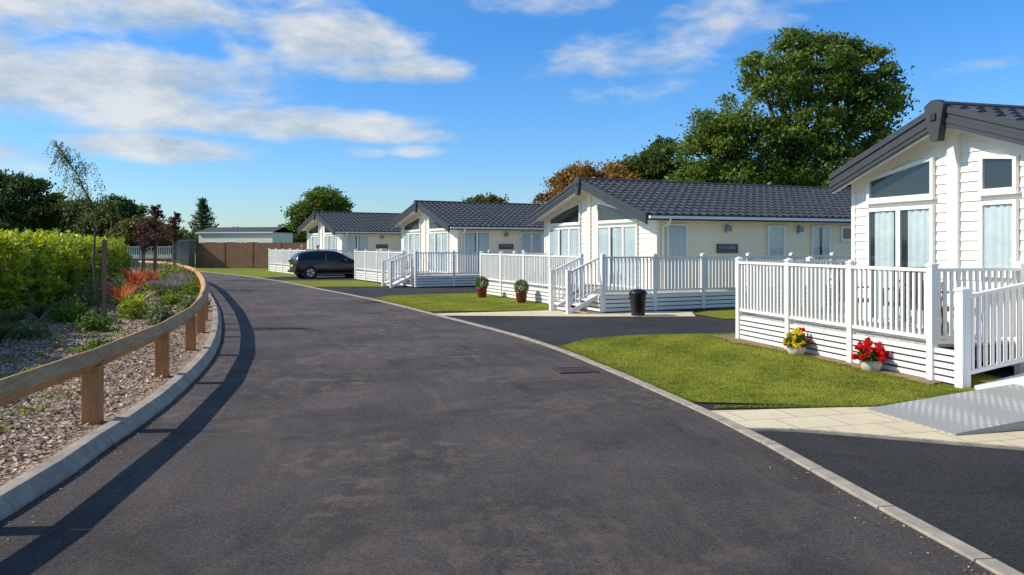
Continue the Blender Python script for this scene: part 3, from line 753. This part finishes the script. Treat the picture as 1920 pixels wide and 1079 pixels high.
S1=simple('shirt_pink',(.5,.2,.18),.8); S2=simple('shirt_light',(.5,.5,.55),.8)
l=Vector((math.cos(th4),math.sin(th4))); nn=Vector((-l.y,l.x))
for a,b,rz,sh in ((-1.96,2.2,60,S1),(-1.2,1.3,200,S2)):
    p=Vector(C4)+l*a+nn*b; person(p.x,p.y,DZ+.06,R(rz),sh,HAIR); 
    chair(p.x,p.y,DZ,R(rz))

# ------------------------------------------------------------------ far fence, wall, caravans
m=MB(); x=0
while x<13:
    w_=.14; h=2.05+random.uniform(-.02,.02); m.box(x,x+w_-.012,0,.02+random.uniform(0,.012),.0,h,WOODF); x+=w_
for xx in np.arange(0,13,2.4): m.box(xx,xx+.1,-.03,-.002,0,2.1,WOODF)
for zz in (.4,1.6): m.box(0,13,.04,.09,zz,zz+.09,WOODF)
o=m.obj('timber_fence'); o.location=(-25.5,62.4,0); o.rotation_euler=(0,0,R(-9))
m=MB(); m.box(-26.9,-25.6,61.2,62.4,-.05,2.15,STONE); m.box(-27.0,-25.5,61.1,62.5,2.15,2.27,STONE); m.obj('stone_pillar')
m=MB(); m.box(-45,-26.9,61.6,62.0,-.05,.75,STONE); m.box(-45,-26.9,61.55,62.05,.75,.83,CONC); m.obj('stone_wall')
m=MB()
xx=-45
RAILM=simple('railing_paint',(.6,.62,.63),.5)
while xx<-26.9:
    m.box(xx,xx+.04,61.78,61.82,.83,1.75,RAILM); xx+=.17
m.box(-45,-26.9,61.77,61.83,1.68,1.73,RAILM); m.box(-45,-26.9,61.77,61.83,.95,1.0,RAILM); m.obj('metal_railing')
def caravan(x,y,rz,L,Wd,h,rise):
    root=empty('static_caravan',(x,y,0),rz); m=MB()
    m.box(0,L,0,Wd,.4,h,BOARD); m.box(.1,L-.1,.1,Wd-.1,0,.4,DARK)
    g=[(-.15,h),(Wd/2,h+rise),(Wd+.15,h)]
    m.add([(-.15,a,b) for a,b in g]+[(L+.15,a,b) for a,b in g],[(0,1,4,3),(1,2,5,4),(0,3,5,2)],ROOF)
    m.add([(-.14,-.14,h-.0),(-.14,Wd/2,h+rise-.02),(-.14,Wd+.14,h)],[(0,1,2)],BOARD)
    m.box(-.15,L+.15,-.2,-.15,h-.08,h+.03,WHITE)
    for a in np.arange(.8,L-1.2,2.3): m.box(a,a+1.1,-.03,-.0,1.3,2.2,WHITE); m.box(a+.06,a+1.04,-.045,-.031,1.36,2.14,DARK)
    for b in (.4,1.9): m.box(-.03,0,b,b+1.1,1.3,2.2,WHITE); m.box(-.045,-.031,b+.06,b+1.04,1.36,2.14,DARK)
    m.obj('caravan_shell',root)
caravan(-31.2,77,R(-14),8.2,3.8,3.1,.55)
caravan(-52,82,R(-20),8,3.8,2.7,.45)

# ------------------------------------------------------------------ vegetation
def tree(name,base,blobs,ncl,per,leaf,cdark,clight,trunk_r=.3,spread=.55,seed=1,sub=10,fill=.62):
    root=empty(name,(base[0],base[1],0)); B=np.array([[b[0]-base[0],b[1]-base[1],*b[2:]] for b in blobs],float)
    tb=MB(); rr=random.Random(seed)
    zc=min(b[2]-b[5]*.6 for b in B); fork=(0,0,max(1.0,zc))
    tb.tube([(0,0,-.1),(rr.uniform(-.1,.1),0,fork[2]*.5),fork],[trunk_r,trunk_r*.85,trunk_r*.75],BARK,10)
    vol=B[:,3]*B[:,4]*B[:,5]; pr=vol**.75; pr/=pr.sum()
    which=rng.choice(len(B),ncl,p=pr); d=rng.normal(size=(ncl,3)); d/=np.linalg.norm(d,axis=1)[:,None]
    rad=rng.uniform(fill,1.08,ncl)
    cc=B[which,:3]+d*rad[:,None]*B[which,3:]
    for i,b in enumerate(B):
        c=Vector(b[:3]); f=Vector(fork); mid=(f+c)/2+Vector((rr.uniform(-.4,.4),rr.uniform(-.4,.4),rr.uniform(0,.5)))
        tb.tube([f,mid,c],[trunk_r*.45,trunk_r*.28,trunk_r*.12],BARK,6)
        ids=np.where(which==i)[0][:sub]
        for k in ids:
            e_=Vector(cc[k]); m2=(c+e_)/2+Vector((0,0,rr.uniform(0,.3))); tb.tube([c,m2,e_],[trunk_r*.11,trunk_r*.06,trunk_r*.03],BARK,5)
    tb.obj('trunk_and_limbs',root,smooth=True)
    sc=rng.uniform(.6,1.35,ncl); sc=np.repeat(sc,per)[:,None]
    P=np.repeat(cc,per,0)+rng.normal(size=(ncl*per,3))*spread*np.array([1,1,.55])*sc
    shade=np.clip(np.repeat(rng.random(ncl),per)*.7+rng.random(ncl*per)*.4,0,1)
    leaves('foliage',P,leaf,cmix(cdark,clight,shade),parent=root,aspect=.55)
    return root
GD=(.05,.085,.013); GL=(.19,.25,.04)
big=[(22.6,58,14.6,3.6,4.0,2.5),(19.4,57,13.9,2.4,3,1.9),(25.6,58,14.6,2.4,3,2.0),(26.3,57,12.4,2.4,3,1.6),(15.8,57,11.0,2.2,2.6,1.5),(17.8,57,9.6,2.6,3,1.9),(21.6,57,10.4,2.9,3.4,2.0),(25.0,57,9.9,2.7,3,1.9),(14.7,57,8.6,2.3,2.6,1.5),(17.2,57,7.0,3.0,3,1.6),(13.6,57,6.6,1.8,2,1.2),(22.8,57,7.0,3.4,3.5,2.0),(21.9,58,17.0,2.1,2,.9),(24.2,58,16.6,1.6,2,.9),(18.2,58,15.6,1.2,1.5,.7),(28.3,57,12.6,1.1,1.4,.8),(28.0,58,14.2,1.0,1.4,.7),(27.6,58,8.6,1.5,2,1.2),(15.0,57,9.9,2.0,2.4,1.4)]
tree('oak_tree',(21,58),big,820,80,.155,GD,GL,.65,spread=.38,sub=18)
tree('ash_tree',(11.8,63),[(11.8,63,8.2,2.0,2.3,1.5),(10,63,6.4,1.9,2,1.4),(13.6,63,7,1.9,2,1.6),(12.3,63,9.7,1.0,1.2,.7),(9.0,63,8.2,.8,1,.6)],200,80,.15,(.03,.052,.012),(.13,.175,.03),.3,spread=.36)
OD=(.14,.06,.018); OL=(.38,.21,.045)
tree('copper_beech_tree',(5.2,60),[(5.2,60,6.4,2.0,2.4,1.5),(3.2,60,4.9,1.7,2,1.2),(7.8,60,6.6,1.8,2.2,1.3),(6,60,4.6,3,2,1.4),(2.2,60,4.0,1.0,1.4,.9)],240,80,.14,OD,OL,.3,spread=.34)
tree('hawthorn_tree',(-2.6,76),[(-2.6,76,5.4,2.0,2,1.2)],90,80,.16,(.06,.06,.015),(.17,.15,.03),.25,spread=.35)
tree('sycamore_tree',(-23.6,95),[(-22.8,95,7.2,2.6,2.6,1.6),(-25.4,95,5.6,2.0,2.4,1.5),(-21.4,95,6,1.7,2,1.3),(-26.5,95,3.4,1.8,2,1.2),(-24,95,3,2.5,2,1.2),(-24.4,95,8.2,1.1,1.5,.8)],230,80,.18,(.05,.09,.015),(.15,.22,.035),.3,spread=.38)
LD=(.022,.04,.012); LL=(.075,.115,.022)
tree('broadleaf_tree',(-41,65),[(-41,65,5.6,2.3,2.3,1.9),(-43.5,65,6.2,2.2,2,1.8),(-38.8,65,4.6,1.9,2,1.8),(-43,65,3.6,3.4,2,1.7)],320,85,.15,LD,LL,.35,spread=.36)
tree('broadleaf_tree',(-38,75),[(-38,75,4.7,1.9,2,1.6),(-40,75,3.2,1.9,2,1.4),(-36.4,75,3.6,1.5,1.4,1.2)],170,80,.16,(.03,.05,.012),(.09,.135,.03),.3,spread=.36)
tree('broadleaf_tree',(-47,85),[(-47,85,5.1,2.2,2,1.5),(-44,85,4.0,2.3,2,1.5),(-50,85,3.8,2.2,2,1.5),(-45.5,85,5.8,1,1,.6)],200,80,.17,(.025,.04,.012),(.08,.11,.03),.3,spread=.38)
tree('broadleaf_tree',(-41.5,80),[(-41.5,80,4.2,2,2,1.5),(-43.5,80,4.9,1.4,1.4,1.2)],130,80,.16,(.028,.045,.012),(.09,.125,.03),.3,spread=.36)
tree('red_leaf_tree',(-34.5,72),[(-34.5,72,3.3,1.6,1.8,1.0),(-32.5,72,2.6,1.5,1.5,.9),(-36.0,72,2.6,1.5,1.5,.9)],140,70,.15,(.06,.05,.02),(.16,.15,.04),.2,spread=.33)
root=empty('pine_tree',(-34,85,0)); m=MB(); m.tube([(0,0,0),(0,0,7.2)],[.18,.03],BARK); C=[]
for k in range(20):
    z_=1.3+k*.29; rad=2.6*(1-(z_-1.2)/6.1)+.12
    for q in range(7):
        a=rng.uniform(0,6.28); rr=rad*rng.uniform(.6,1.2); m.tube([(0,0,z_),(rr*math.cos(a)*.6,rr*math.sin(a)*.6,z_-.12),(rr*math.cos(a),rr*math.sin(a),z_+.1)],[.04,.02,.01],BARK,4)
        t=rng.random(60)**.7; C.append(np.stack([t*rr*math.cos(a),t*rr*math.sin(a),z_-.15*np.sin(t*3)+.1*t],1)+rng.normal(size=(60,3))*.09)
m.obj('trunk_and_limbs',root); C=np.concatenate(C); leaves('foliage',C,.12,cmix((.03,.06,.025),(.09,.14,.06),rng.random(len(C))),parent=root,aspect=.35)
C=[];Cc=[]
for i in range(760):
    x0=rng.uniform(-190,150); y0=rng.uniform(150,210); h=rng.uniform(3.0,5.6)+ (2.2 if rng.random()<.2 else 0)
    k=110; d=rng.normal(size=(k,3)); d/=np.linalg.norm(d,axis=1)[:,None]
    C.append(np.array([x0,y0,h*.5])+d*rng.uniform(.4,1,(k,1))*np.array([rng.uniform(2,5),2,h*.55])); Cc.append(cmix((.03,.055,.02),(.08,.115,.045),np.clip(rng.random()*.6+rng.random(k)*.4,0,1)))
leaves('distant_trees',np.concatenate(C),.5,np.concatenate(Cc),aspect=.6)
# laurel hedge
Hc=[Vector((-7.6,7)),Vector((-8.6,10)),Vector((-10.4,14.5)),Vector((-12.4,20)),Vector((-16,29)),Vector((-19.5,37.5)),Vector((-22.6,45))]
Hc=catmull(Hc,8); Hl=offset(Hc,.75)
root=empty('laurel_hedge'); arr=np.array([[p.x,p.y] for p in Hl]); seglen=np.r_[0,np.cumsum(np.linalg.norm(np.diff(arr,axis=0),axis=1))]
def hpt(s): return np.stack([np.interp(s,seglen,arr[:,0]),np.interp(s,seglen,arr[:,1])],1)
NS=7000; per=13
s0=seglen[-1]*rng.random(NS)**1.3; P=hpt(s0); P2=hpt(np.minimum(s0+.05,seglen[-1])); T=P2-P+1e-6; T/=np.linalg.norm(T,axis=1)[:,None]; NN=np.stack([T[:,1],-T[:,0]],1)
bumpf=lambda s:.10*np.sin(s*1.9)+.08*np.sin(s*4.3+1)+.07*np.sin(s*9.1+2)
kind=rng.random(NS); H=1.80+bumpf(s0)
fz=rng.random(NS); lump=.20*np.sin(s0*3.1+fz*5)*np.sin(fz*7+s0*1.7)+.15*np.sin(s0*7.7-fz*9)
side_=kind<.70
lat=np.where(side_,(.72+lump)*rng.uniform(.80,1.12,NS)+.08-.25*np.clip(fz-.3,0,1)**2,rng.uniform(-.9,.8,NS))
zb_=np.where(side_,.10+fz*(H-.25),H-.1+rng.uniform(-.1,.05,NS))
base=np.stack([P[:,0]+NN[:,0]*lat,P[:,1]+NN[:,1]*lat,zb_],1)
outw=np.stack([NN[:,0],NN[:,1],np.zeros(NS)],1)
dirv=np.array([0,0,1.0])[None]+outw*np.where(side_,rng.uniform(.1,.8,NS),rng.uniform(-.3,.3,NS))[:,None]+rng.normal(0,.2,(NS,3)); dirv/=np.linalg.norm(dirv,axis=1)[:,None]
LB=rng.uniform(.16,.44,NS)*np.where(side_,.85,1.1)
tt=rng.random((NS,per)); Cn=base[:,None,:]+dirv[:,None,:]*(tt*LB[:,None])[:,:,None]
rad=rng.normal(size=(NS,per,3)); rad-=dirv[:,None,:]*(rad*dirv[:,None,:]).sum(2)[:,:,None]; rad/=np.linalg.norm(rad,axis=2)[:,:,None]
ax_=rad*.85+dirv[:,None,:]*.65; ax_/=np.linalg.norm(ax_,axis=2)[:,:,None]
wv=np.cross(ax_,dirv[:,None,:]+rng.normal(0,.3,(NS,per,3))); wv/=np.linalg.norm(wv,axis=2)[:,:,None]
sz=(.075*rng.uniform(.7,1.25,(NS,per)))[:,:,None]
c0=Cn+ax_*.01; Vq=np.stack([c0,c0+ax_*sz*.9+wv*sz*.42,c0+ax_*sz*1.9,c0+ax_*sz*.9-wv*sz*.42],2).reshape(-1,4,3)
tone=np.clip(.22+.40*tt+.24*(zb_[:,None]/1.9)+rng.normal(0,.17,(NS,per))+rng.normal(0,.20,NS)[:,None],0,1).reshape(-1)  # older leaves darker; lower foliage also darkened in colour to paint depth shade
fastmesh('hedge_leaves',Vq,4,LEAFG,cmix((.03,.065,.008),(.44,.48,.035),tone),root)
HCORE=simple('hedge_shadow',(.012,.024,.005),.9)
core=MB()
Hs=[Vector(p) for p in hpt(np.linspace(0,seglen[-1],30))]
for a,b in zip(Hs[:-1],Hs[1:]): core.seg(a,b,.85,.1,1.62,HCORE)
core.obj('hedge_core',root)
def clump(name,x,y,r,h,k,leaf,ca,cb,aspect=.5,z=.13,axis=None,parent=None):
    d=rng.normal(size=(k,3)); d/=np.linalg.norm(d,axis=1)[:,None]; d[:,2]=abs(d[:,2])
    a=rng.uniform(0,6.28); lob=1+.25*np.sin(np.arctan2(d[:,1],d[:,0])*3+a)+.15*np.sin(np.arctan2(d[:,1],d[:,0])*7)
    return leaves(name,d*rng.uniform(.3,1.1,(k,1))*lob[:,None]*np.array([r,r,h])+np.array([x,y,z]),leaf,cmix(ca,cb,rng.random(k)),parent=parent,aspect=aspect,axis=axis)
def straps(name,x,y,n,h,w,ca,cb,z=.13,arch=.6):
    V=[];cc=[]
    for i in range(n):
        a=rng.uniform(0,6.28); hh=h*rng.uniform(.6,1.05); out=hh*arch*rng.uniform(.3,1.1); dx,dy=math.cos(a),math.sin(a); px,py=-dy*w/2,dx*w/2
        pr=None; col=np.array(ca)*(1-(t:=rng.random()))+np.array(cb)*t
        for j in range(6):
            t1=j/5; q=(x+dx*out*t1**1.6,y+dy*out*t1**1.6,z+hh*(t1-.35*arch*t1**3)); ww=(1-t1**2)*1+.05
            L_=(q[0]-px*ww,q[1]-py*ww,q[2]);R_=(q[0]+px*ww,q[1]+py*ww,q[2])
            if pr: V.append([pr[0],pr[1],R_,L_]); cc.append(col)
            pr=(L_,R_)
    return fastmesh(name,np.array(V),4,LEAF,np.array(cc))
straps('phormium_plant',-11.7,24.0,90,1.35,.07,(.26,.02,.02),(.58,.11,.05))
straps('phormium_plant',-10.4,20.6,80,.95,.055,(.32,.05,.02),(.58,.17,.06),arch=.9)
straps('phormium_plant',-9.3,19.0,90,.85,.055,(.26,.30,.03),(.55,.52,.08),arch=.9)
straps('phormium_plant',-12.8,27.5,60,1.1,.06,(.18,.04,.03),(.45,.13,.06))
straps('phormium_plant',-11.0,22.0,70,1.0,.055,(.34,.04,.02),(.58,.14,.05),arch=.9)
for (x_,y_) in ((-12.0,27.5),(-11.6,25.6),(-12.9,30.2),(-13.9,32.2),(-10.8,24.4)):
    k=1500; a=rng.uniform(0,6.28,k); rr=.5*np.sqrt(rng.random(k)); hz=rng.uniform(.0,.55,k)
    C=np.stack([x_+rr*np.cos(a)*(.5+hz),y_+rr*np.sin(a)*(.5+hz),.13+hz],1); cols=cmix((.09,.13,.06),(.20,.24,.13),rng.random(k)); cols[hz>.46]=np.array((.24,.17,.32))
    leaves('lavender_plant',C,.045,cols,aspect=.2,axis=(0,0,1))
sh=[(-8.3,15.4,.35,.35),(-8.9,18.2,.4,.5),(-7.7,17.0,.3,.4),(-11.0,22.2,.5,.6),(-13.6,28.8,.6,.7),(-13.2,26.3,.5,.6),(-14.8,33,.6,.7),(-15.5,35.5,.6,.8),(-16.6,37.5,.6,.8),(-14.5,35.2,.4,.5),(-18,40.5,.7,.9),(-16.9,39.6,.5,.6),(-10.2,24.2,.3,.3),(-9.9,22.5,.35,.3),(-12.6,24.6,.5,.7),(-13.6,26.8,.5,.8),(-10.6,18.6,.4,.4),(-8.6,20.6,.3,.35),(-10.9,26.4,.3,.35),(-12.3,29.0,.35,.4),(-11.8,21.2,.45,.6),(-9.9,17.2,.45,.4),(-8.9,21.9,.3,.3),(-14.6,30.6,.6,.9),(-12.2,22.6,.5,.8),(-13.0,31.4,.4,.45),(-8.8,14.0,.35,.3),(-6.6,12.4,.22,.18),(-6.0,9.8,.2,.15)]
for i,(x_,y_,r_,h_) in enumerate(sh):
    ca,cb=(((.05,.10,.015),(.17,.26,.04)),((.10,.16,.012),(.36,.40,.04)),((.07,.10,.05),(.22,.26,.13)))[i%3]
    clump('bedding_shrub',x_,y_,r_,h_,900,.045,ca,cb)
for (x_,y_,h_) in ((-7.9,11.2,.75),(-8.6,13.0,.6),(-9.6,15.0,.65),(-10.4,17,.6),(-7.3,9.4,.7)):
    straps('tufted_grass',x_,y_,260,h_,.012,(.05,.08,.03),(.14,.18,.07),arch=.9,z=.18)
C=[];Cc=[]
for i in range(130):
    x,y,z=bed_pt(1,True,.08,.8,ymax=24); k=110; r_=rng.uniform(.06,.30)
    d=rng.normal(size=(k,3))*np.array([r_*.6,r_*.6,.035]); d[:,2]=abs(d[:,2]); C.append(d+np.array([x[0],y[0],z[0]+.02])); Cc.append(cmix((.08,.12,.02),(.32,.34,.08),rng.random(k)))
leaves('bed_weeds',np.concatenate(C),.022,np.concatenate(Cc),aspect=.35)
def sapling(name,x,y,h,lean,cols_,nb,per,leaf,stake=True,z=.12,droop=.5):
    root=empty(name,(x,y,z)); m=MB(); tr=[(0,0,0),(lean*.15,0,h*.35),(lean*.1,.02,h*.6),(lean*.5,0,h*.82),(lean,0,h)]
    m.tube(tr,[.032,.026,.018,.011,.004],BARK,7); C=[]
    for i in range(nb):
        t=.42+.58*rng.random(); j=min(3,int(t*4)); f_=t*4-j; p=Vector(tr[j]).lerp(Vector(tr[j+1]),f_)
        a=rng.uniform(0,6.28); Lb=(1.15-t)*1.25*rng.uniform(.5,1.1)*h/4; e1=p+Vector((math.cos(a)*Lb*.6,math.sin(a)*Lb*.6,Lb*.55)); e2=e1+Vector((math.cos(a)*Lb*.45,math.sin(a)*Lb*.45,-Lb*droop))
        m.tube([p,e1,e2],[.008,.005,.002],BARK,4)
        tt=rng.random(per); q=np.array([tuple(p.lerp(e1,min(1,s*2)) if s<.5 else e1.lerp(e2,s*2-1)) for s in tt])
        C.append(q+rng.normal(size=q.shape)*.035-np.array([0,0,.03]))
    m.obj('stem',root,smooth=True); C=np.concatenate(C); leaves('foliage',C,leaf,cmix(cols_[0],cols_[1],rng.random(len(C))),parent=root,aspect=.5)
    if stake:
        s=MB(); s.box(.06,.13,-.035,.035,-.1,1.85,STAKE); s.box(-.03,.07,-.015,.015,1.55,1.62,BLACKP); s.obj('stake',root)
sapling('birch_sapling',-8.95,16.8,3.95,-.95,((.09,.12,.025),(.28,.30,.07)),62,26,.026,droop=1.2)
sapling('purple_leaf_sapling',-14.6,31.5,3.3,.1,((.05,.015,.02),(.18,.06,.07)),45,60,.045,droop=.2)
sapling('purple_leaf_sapling',-15.8,33.0,2.6,.1,((.05,.015,.02),(.18,.06,.07)),35,60,.045,droop=.2)
sapling('purple_leaf_sapling',-17.5,40,3.4,.1,((.05,.02,.02),(.16,.06,.06)),45,50,.05,droop=.2)

# ------------------------------------------------------------------ sky, sun, camera
sun_el=R(38); sdir=Vector((-1,-.08,0)).normalized()*math.cos(sun_el)+Vector((0,0,math.sin(sun_el)))
w=bpy.data.worlds.new('World'); scene.world=w; w.use_nodes=True; nt=w.node_tree; nt.nodes.clear()
out=nt.nodes.new('ShaderNodeOutputWorld'); bg=nt.nodes.new('ShaderNodeBackground'); sky=nt.nodes.new('ShaderNodeTexSky'); sky.sky_type='NISHITA'
sky.sun_disc=False; sky.sun_elevation=sun_el; sky.sun_rotation=math.atan2(sdir.x,sdir.y); sky.air_density=1.0; sky.dust_density=.4; sky.ozone_density=2.0
tc=nt.nodes.new('ShaderNodeTexCoord'); sx=nt.nodes.new('ShaderNodeSeparateXYZ'); nt.links.new(tc.outputs['Generated'],sx.inputs[0])
def M(op,a,b=None,c=None,clamp=False):
    n=nt.nodes.new('ShaderNodeMath'); n.operation=op; n.use_clamp=clamp
    for i,v in enumerate((a,b,c)):
        if v is None: continue
        if isinstance(v,(int,float)): n.inputs[i].default_value=v
        else: nt.links.new(v,n.inputs[i])
    return n.outputs[0]
az=M('MULTIPLY',M('ARCTAN2',sx.outputs[0],sx.outputs[1]),57.2958); el=M('MULTIPLY',M('ARCSINE',sx.outputs[2]),57.2958)
tcol=nt.nodes.new('ShaderNodeValToRGB'); nt.links.new(sx.outputs[2],tcol.inputs[0]); E=tcol.color_ramp.elements
E[0].position=0; E[0].color=(.58,.70,.78,1); E[1].position=.5; E[1].color=(.58,.82,.96,1)
e=E.new(.10); e.color=(.42,.67,.91,1); e=E.new(.27); e.color=(.28,.66,1.0,1)
tint=mixcol(nt,1.0,sky.outputs[0],tcol.outputs[0],'MULTIPLY')
bright=mixcol(nt,1.0,tint,(1.20,1.22,1.28),'MULTIPLY'); nt.links.new(bright,bg.inputs[0]); bg.inputs[1].default_value=.148
cb=nt.nodes.new('ShaderNodeCombineXYZ'); nt.links.new(M('MULTIPLY',az,.10),cb.inputs[0]); nt.links.new(M('MULTIPLY',el,.24),cb.inputs[1])
n1_=noise(nt,1.7,11,.56,cb.outputs[0],.2); n2_=noise(nt,1.6,6,.6,cb.outputs[0])
clouds=[(-28,15.8,12,2.4,1.05),(-28.5,10.4,11.5,2.7,1.3),(-12.5,14.4,5.5,1.9,1.35),(-9.0,12.7,6.0,1.0,1.2),(-18,13.0,4.5,2.0,.75),(-16.5,8.6,9.5,1.15,1.25),(-9.5,8.0,5.5,.6,1.0),(-24.8,6.5,6,.9,1.35),(7,13.0,7,1.1,.68),(11,14.4,6,1.5,.72),(16,16.0,5,1.3,.75),(8,11.5,5,1.2,.45),(24,16.5,7,.8,.55),(-7,6.9,2,.45,.85),(-11,6.7,1.6,.4,.85),(-38,13,8,4,1.2),(30,11.2,3,.5,.62),(-34,5.5,4,1,1.0),(-22,17.5,10,1.4,1.0),(3,17.6,5,1.0,.7),(40,20,12,4,.7),(-60,25,20,8,.8),(0,32,20,5,.7),(80,20,20,5,.7),(150,22,30,8,.8),(-130,18,30,6,.8)]
mask=None
for a,e_,wa,we,st in clouds:
    da=M('DIVIDE',M('SUBTRACT',az,a),wa); de=M('DIVIDE',M('SUBTRACT',el,e_),we)
    d=M('ADD',M('MULTIPLY',da,da),M('MULTIPLY',de,de)); v=M('MULTIPLY',M('SUBTRACT',1.0,M('MULTIPLY',d,.5)),st)
    mask=v if mask is None else M('MAXIMUM',mask,v)
mask=M('MAXIMUM',mask,0.0)
dens=M('ADD',mask,M('MULTIPLY',M('SUBTRACT',n1_,.5),2.6))
mr=nt.nodes.new('ShaderNodeMapRange'); mr.interpolation_type='SMOOTHSTEP'; nt.links.new(dens,mr.inputs[0]); mr.inputs[1].default_value=.18; mr.inputs[2].default_value=1.25; mr.inputs[4].default_value=.93
mk=nt.nodes.new('ShaderNodeMapRange'); nt.links.new(mask,mk.inputs[0]); mk.inputs[1].default_value=0; mk.inputs[2].default_value=.25
fac=M('MULTIPLY',mr.outputs[0],mk.outputs[0],clamp=True)
cbg=nt.nodes.new('ShaderNodeBackground'); cc_=mixcol(nt,ramp(nt,n2_,.38,.60),(.52,.64,.76),(.90,.93,.95)); nt.links.new(cc_,cbg.inputs[0]); cbg.inputs[1].default_value=.85
mx=nt.nodes.new('ShaderNodeMixShader'); nt.links.new(fac,mx.inputs[0]); nt.links.new(bg.outputs[0],mx.inputs[1]); nt.links.new(cbg.outputs[0],mx.inputs[2]); nt.links.new(mx.outputs[0],out.inputs[0])

sd=bpy.data.lights.new('sun','SUN'); sd.energy=5.0; sd.angle=R(.5); sd.color=(1,.94,.83)
so=bpy.data.objects.new('sun',sd); COL.objects.link(so); so.rotation_euler=(-sdir).to_track_quat('-Z','Y').to_euler(); so.location=(-20,0,30)
cd=bpy.data.cameras.new('camera'); cd.sensor_width=36; cd.lens=36*1450/1920; cd.shift_y=-(539.5-460)/1920; cd.clip_start=.05; cd.clip_end=8000
co=bpy.data.objects.new('camera',cd); COL.objects.link(co); co.location=(0,0,1.85); co.rotation_euler=(R(90),0,0); scene.camera=co
scene.view_settings.view_transform='Standard'; scene.view_settings.look='None'; scene.view_settings.exposure=0
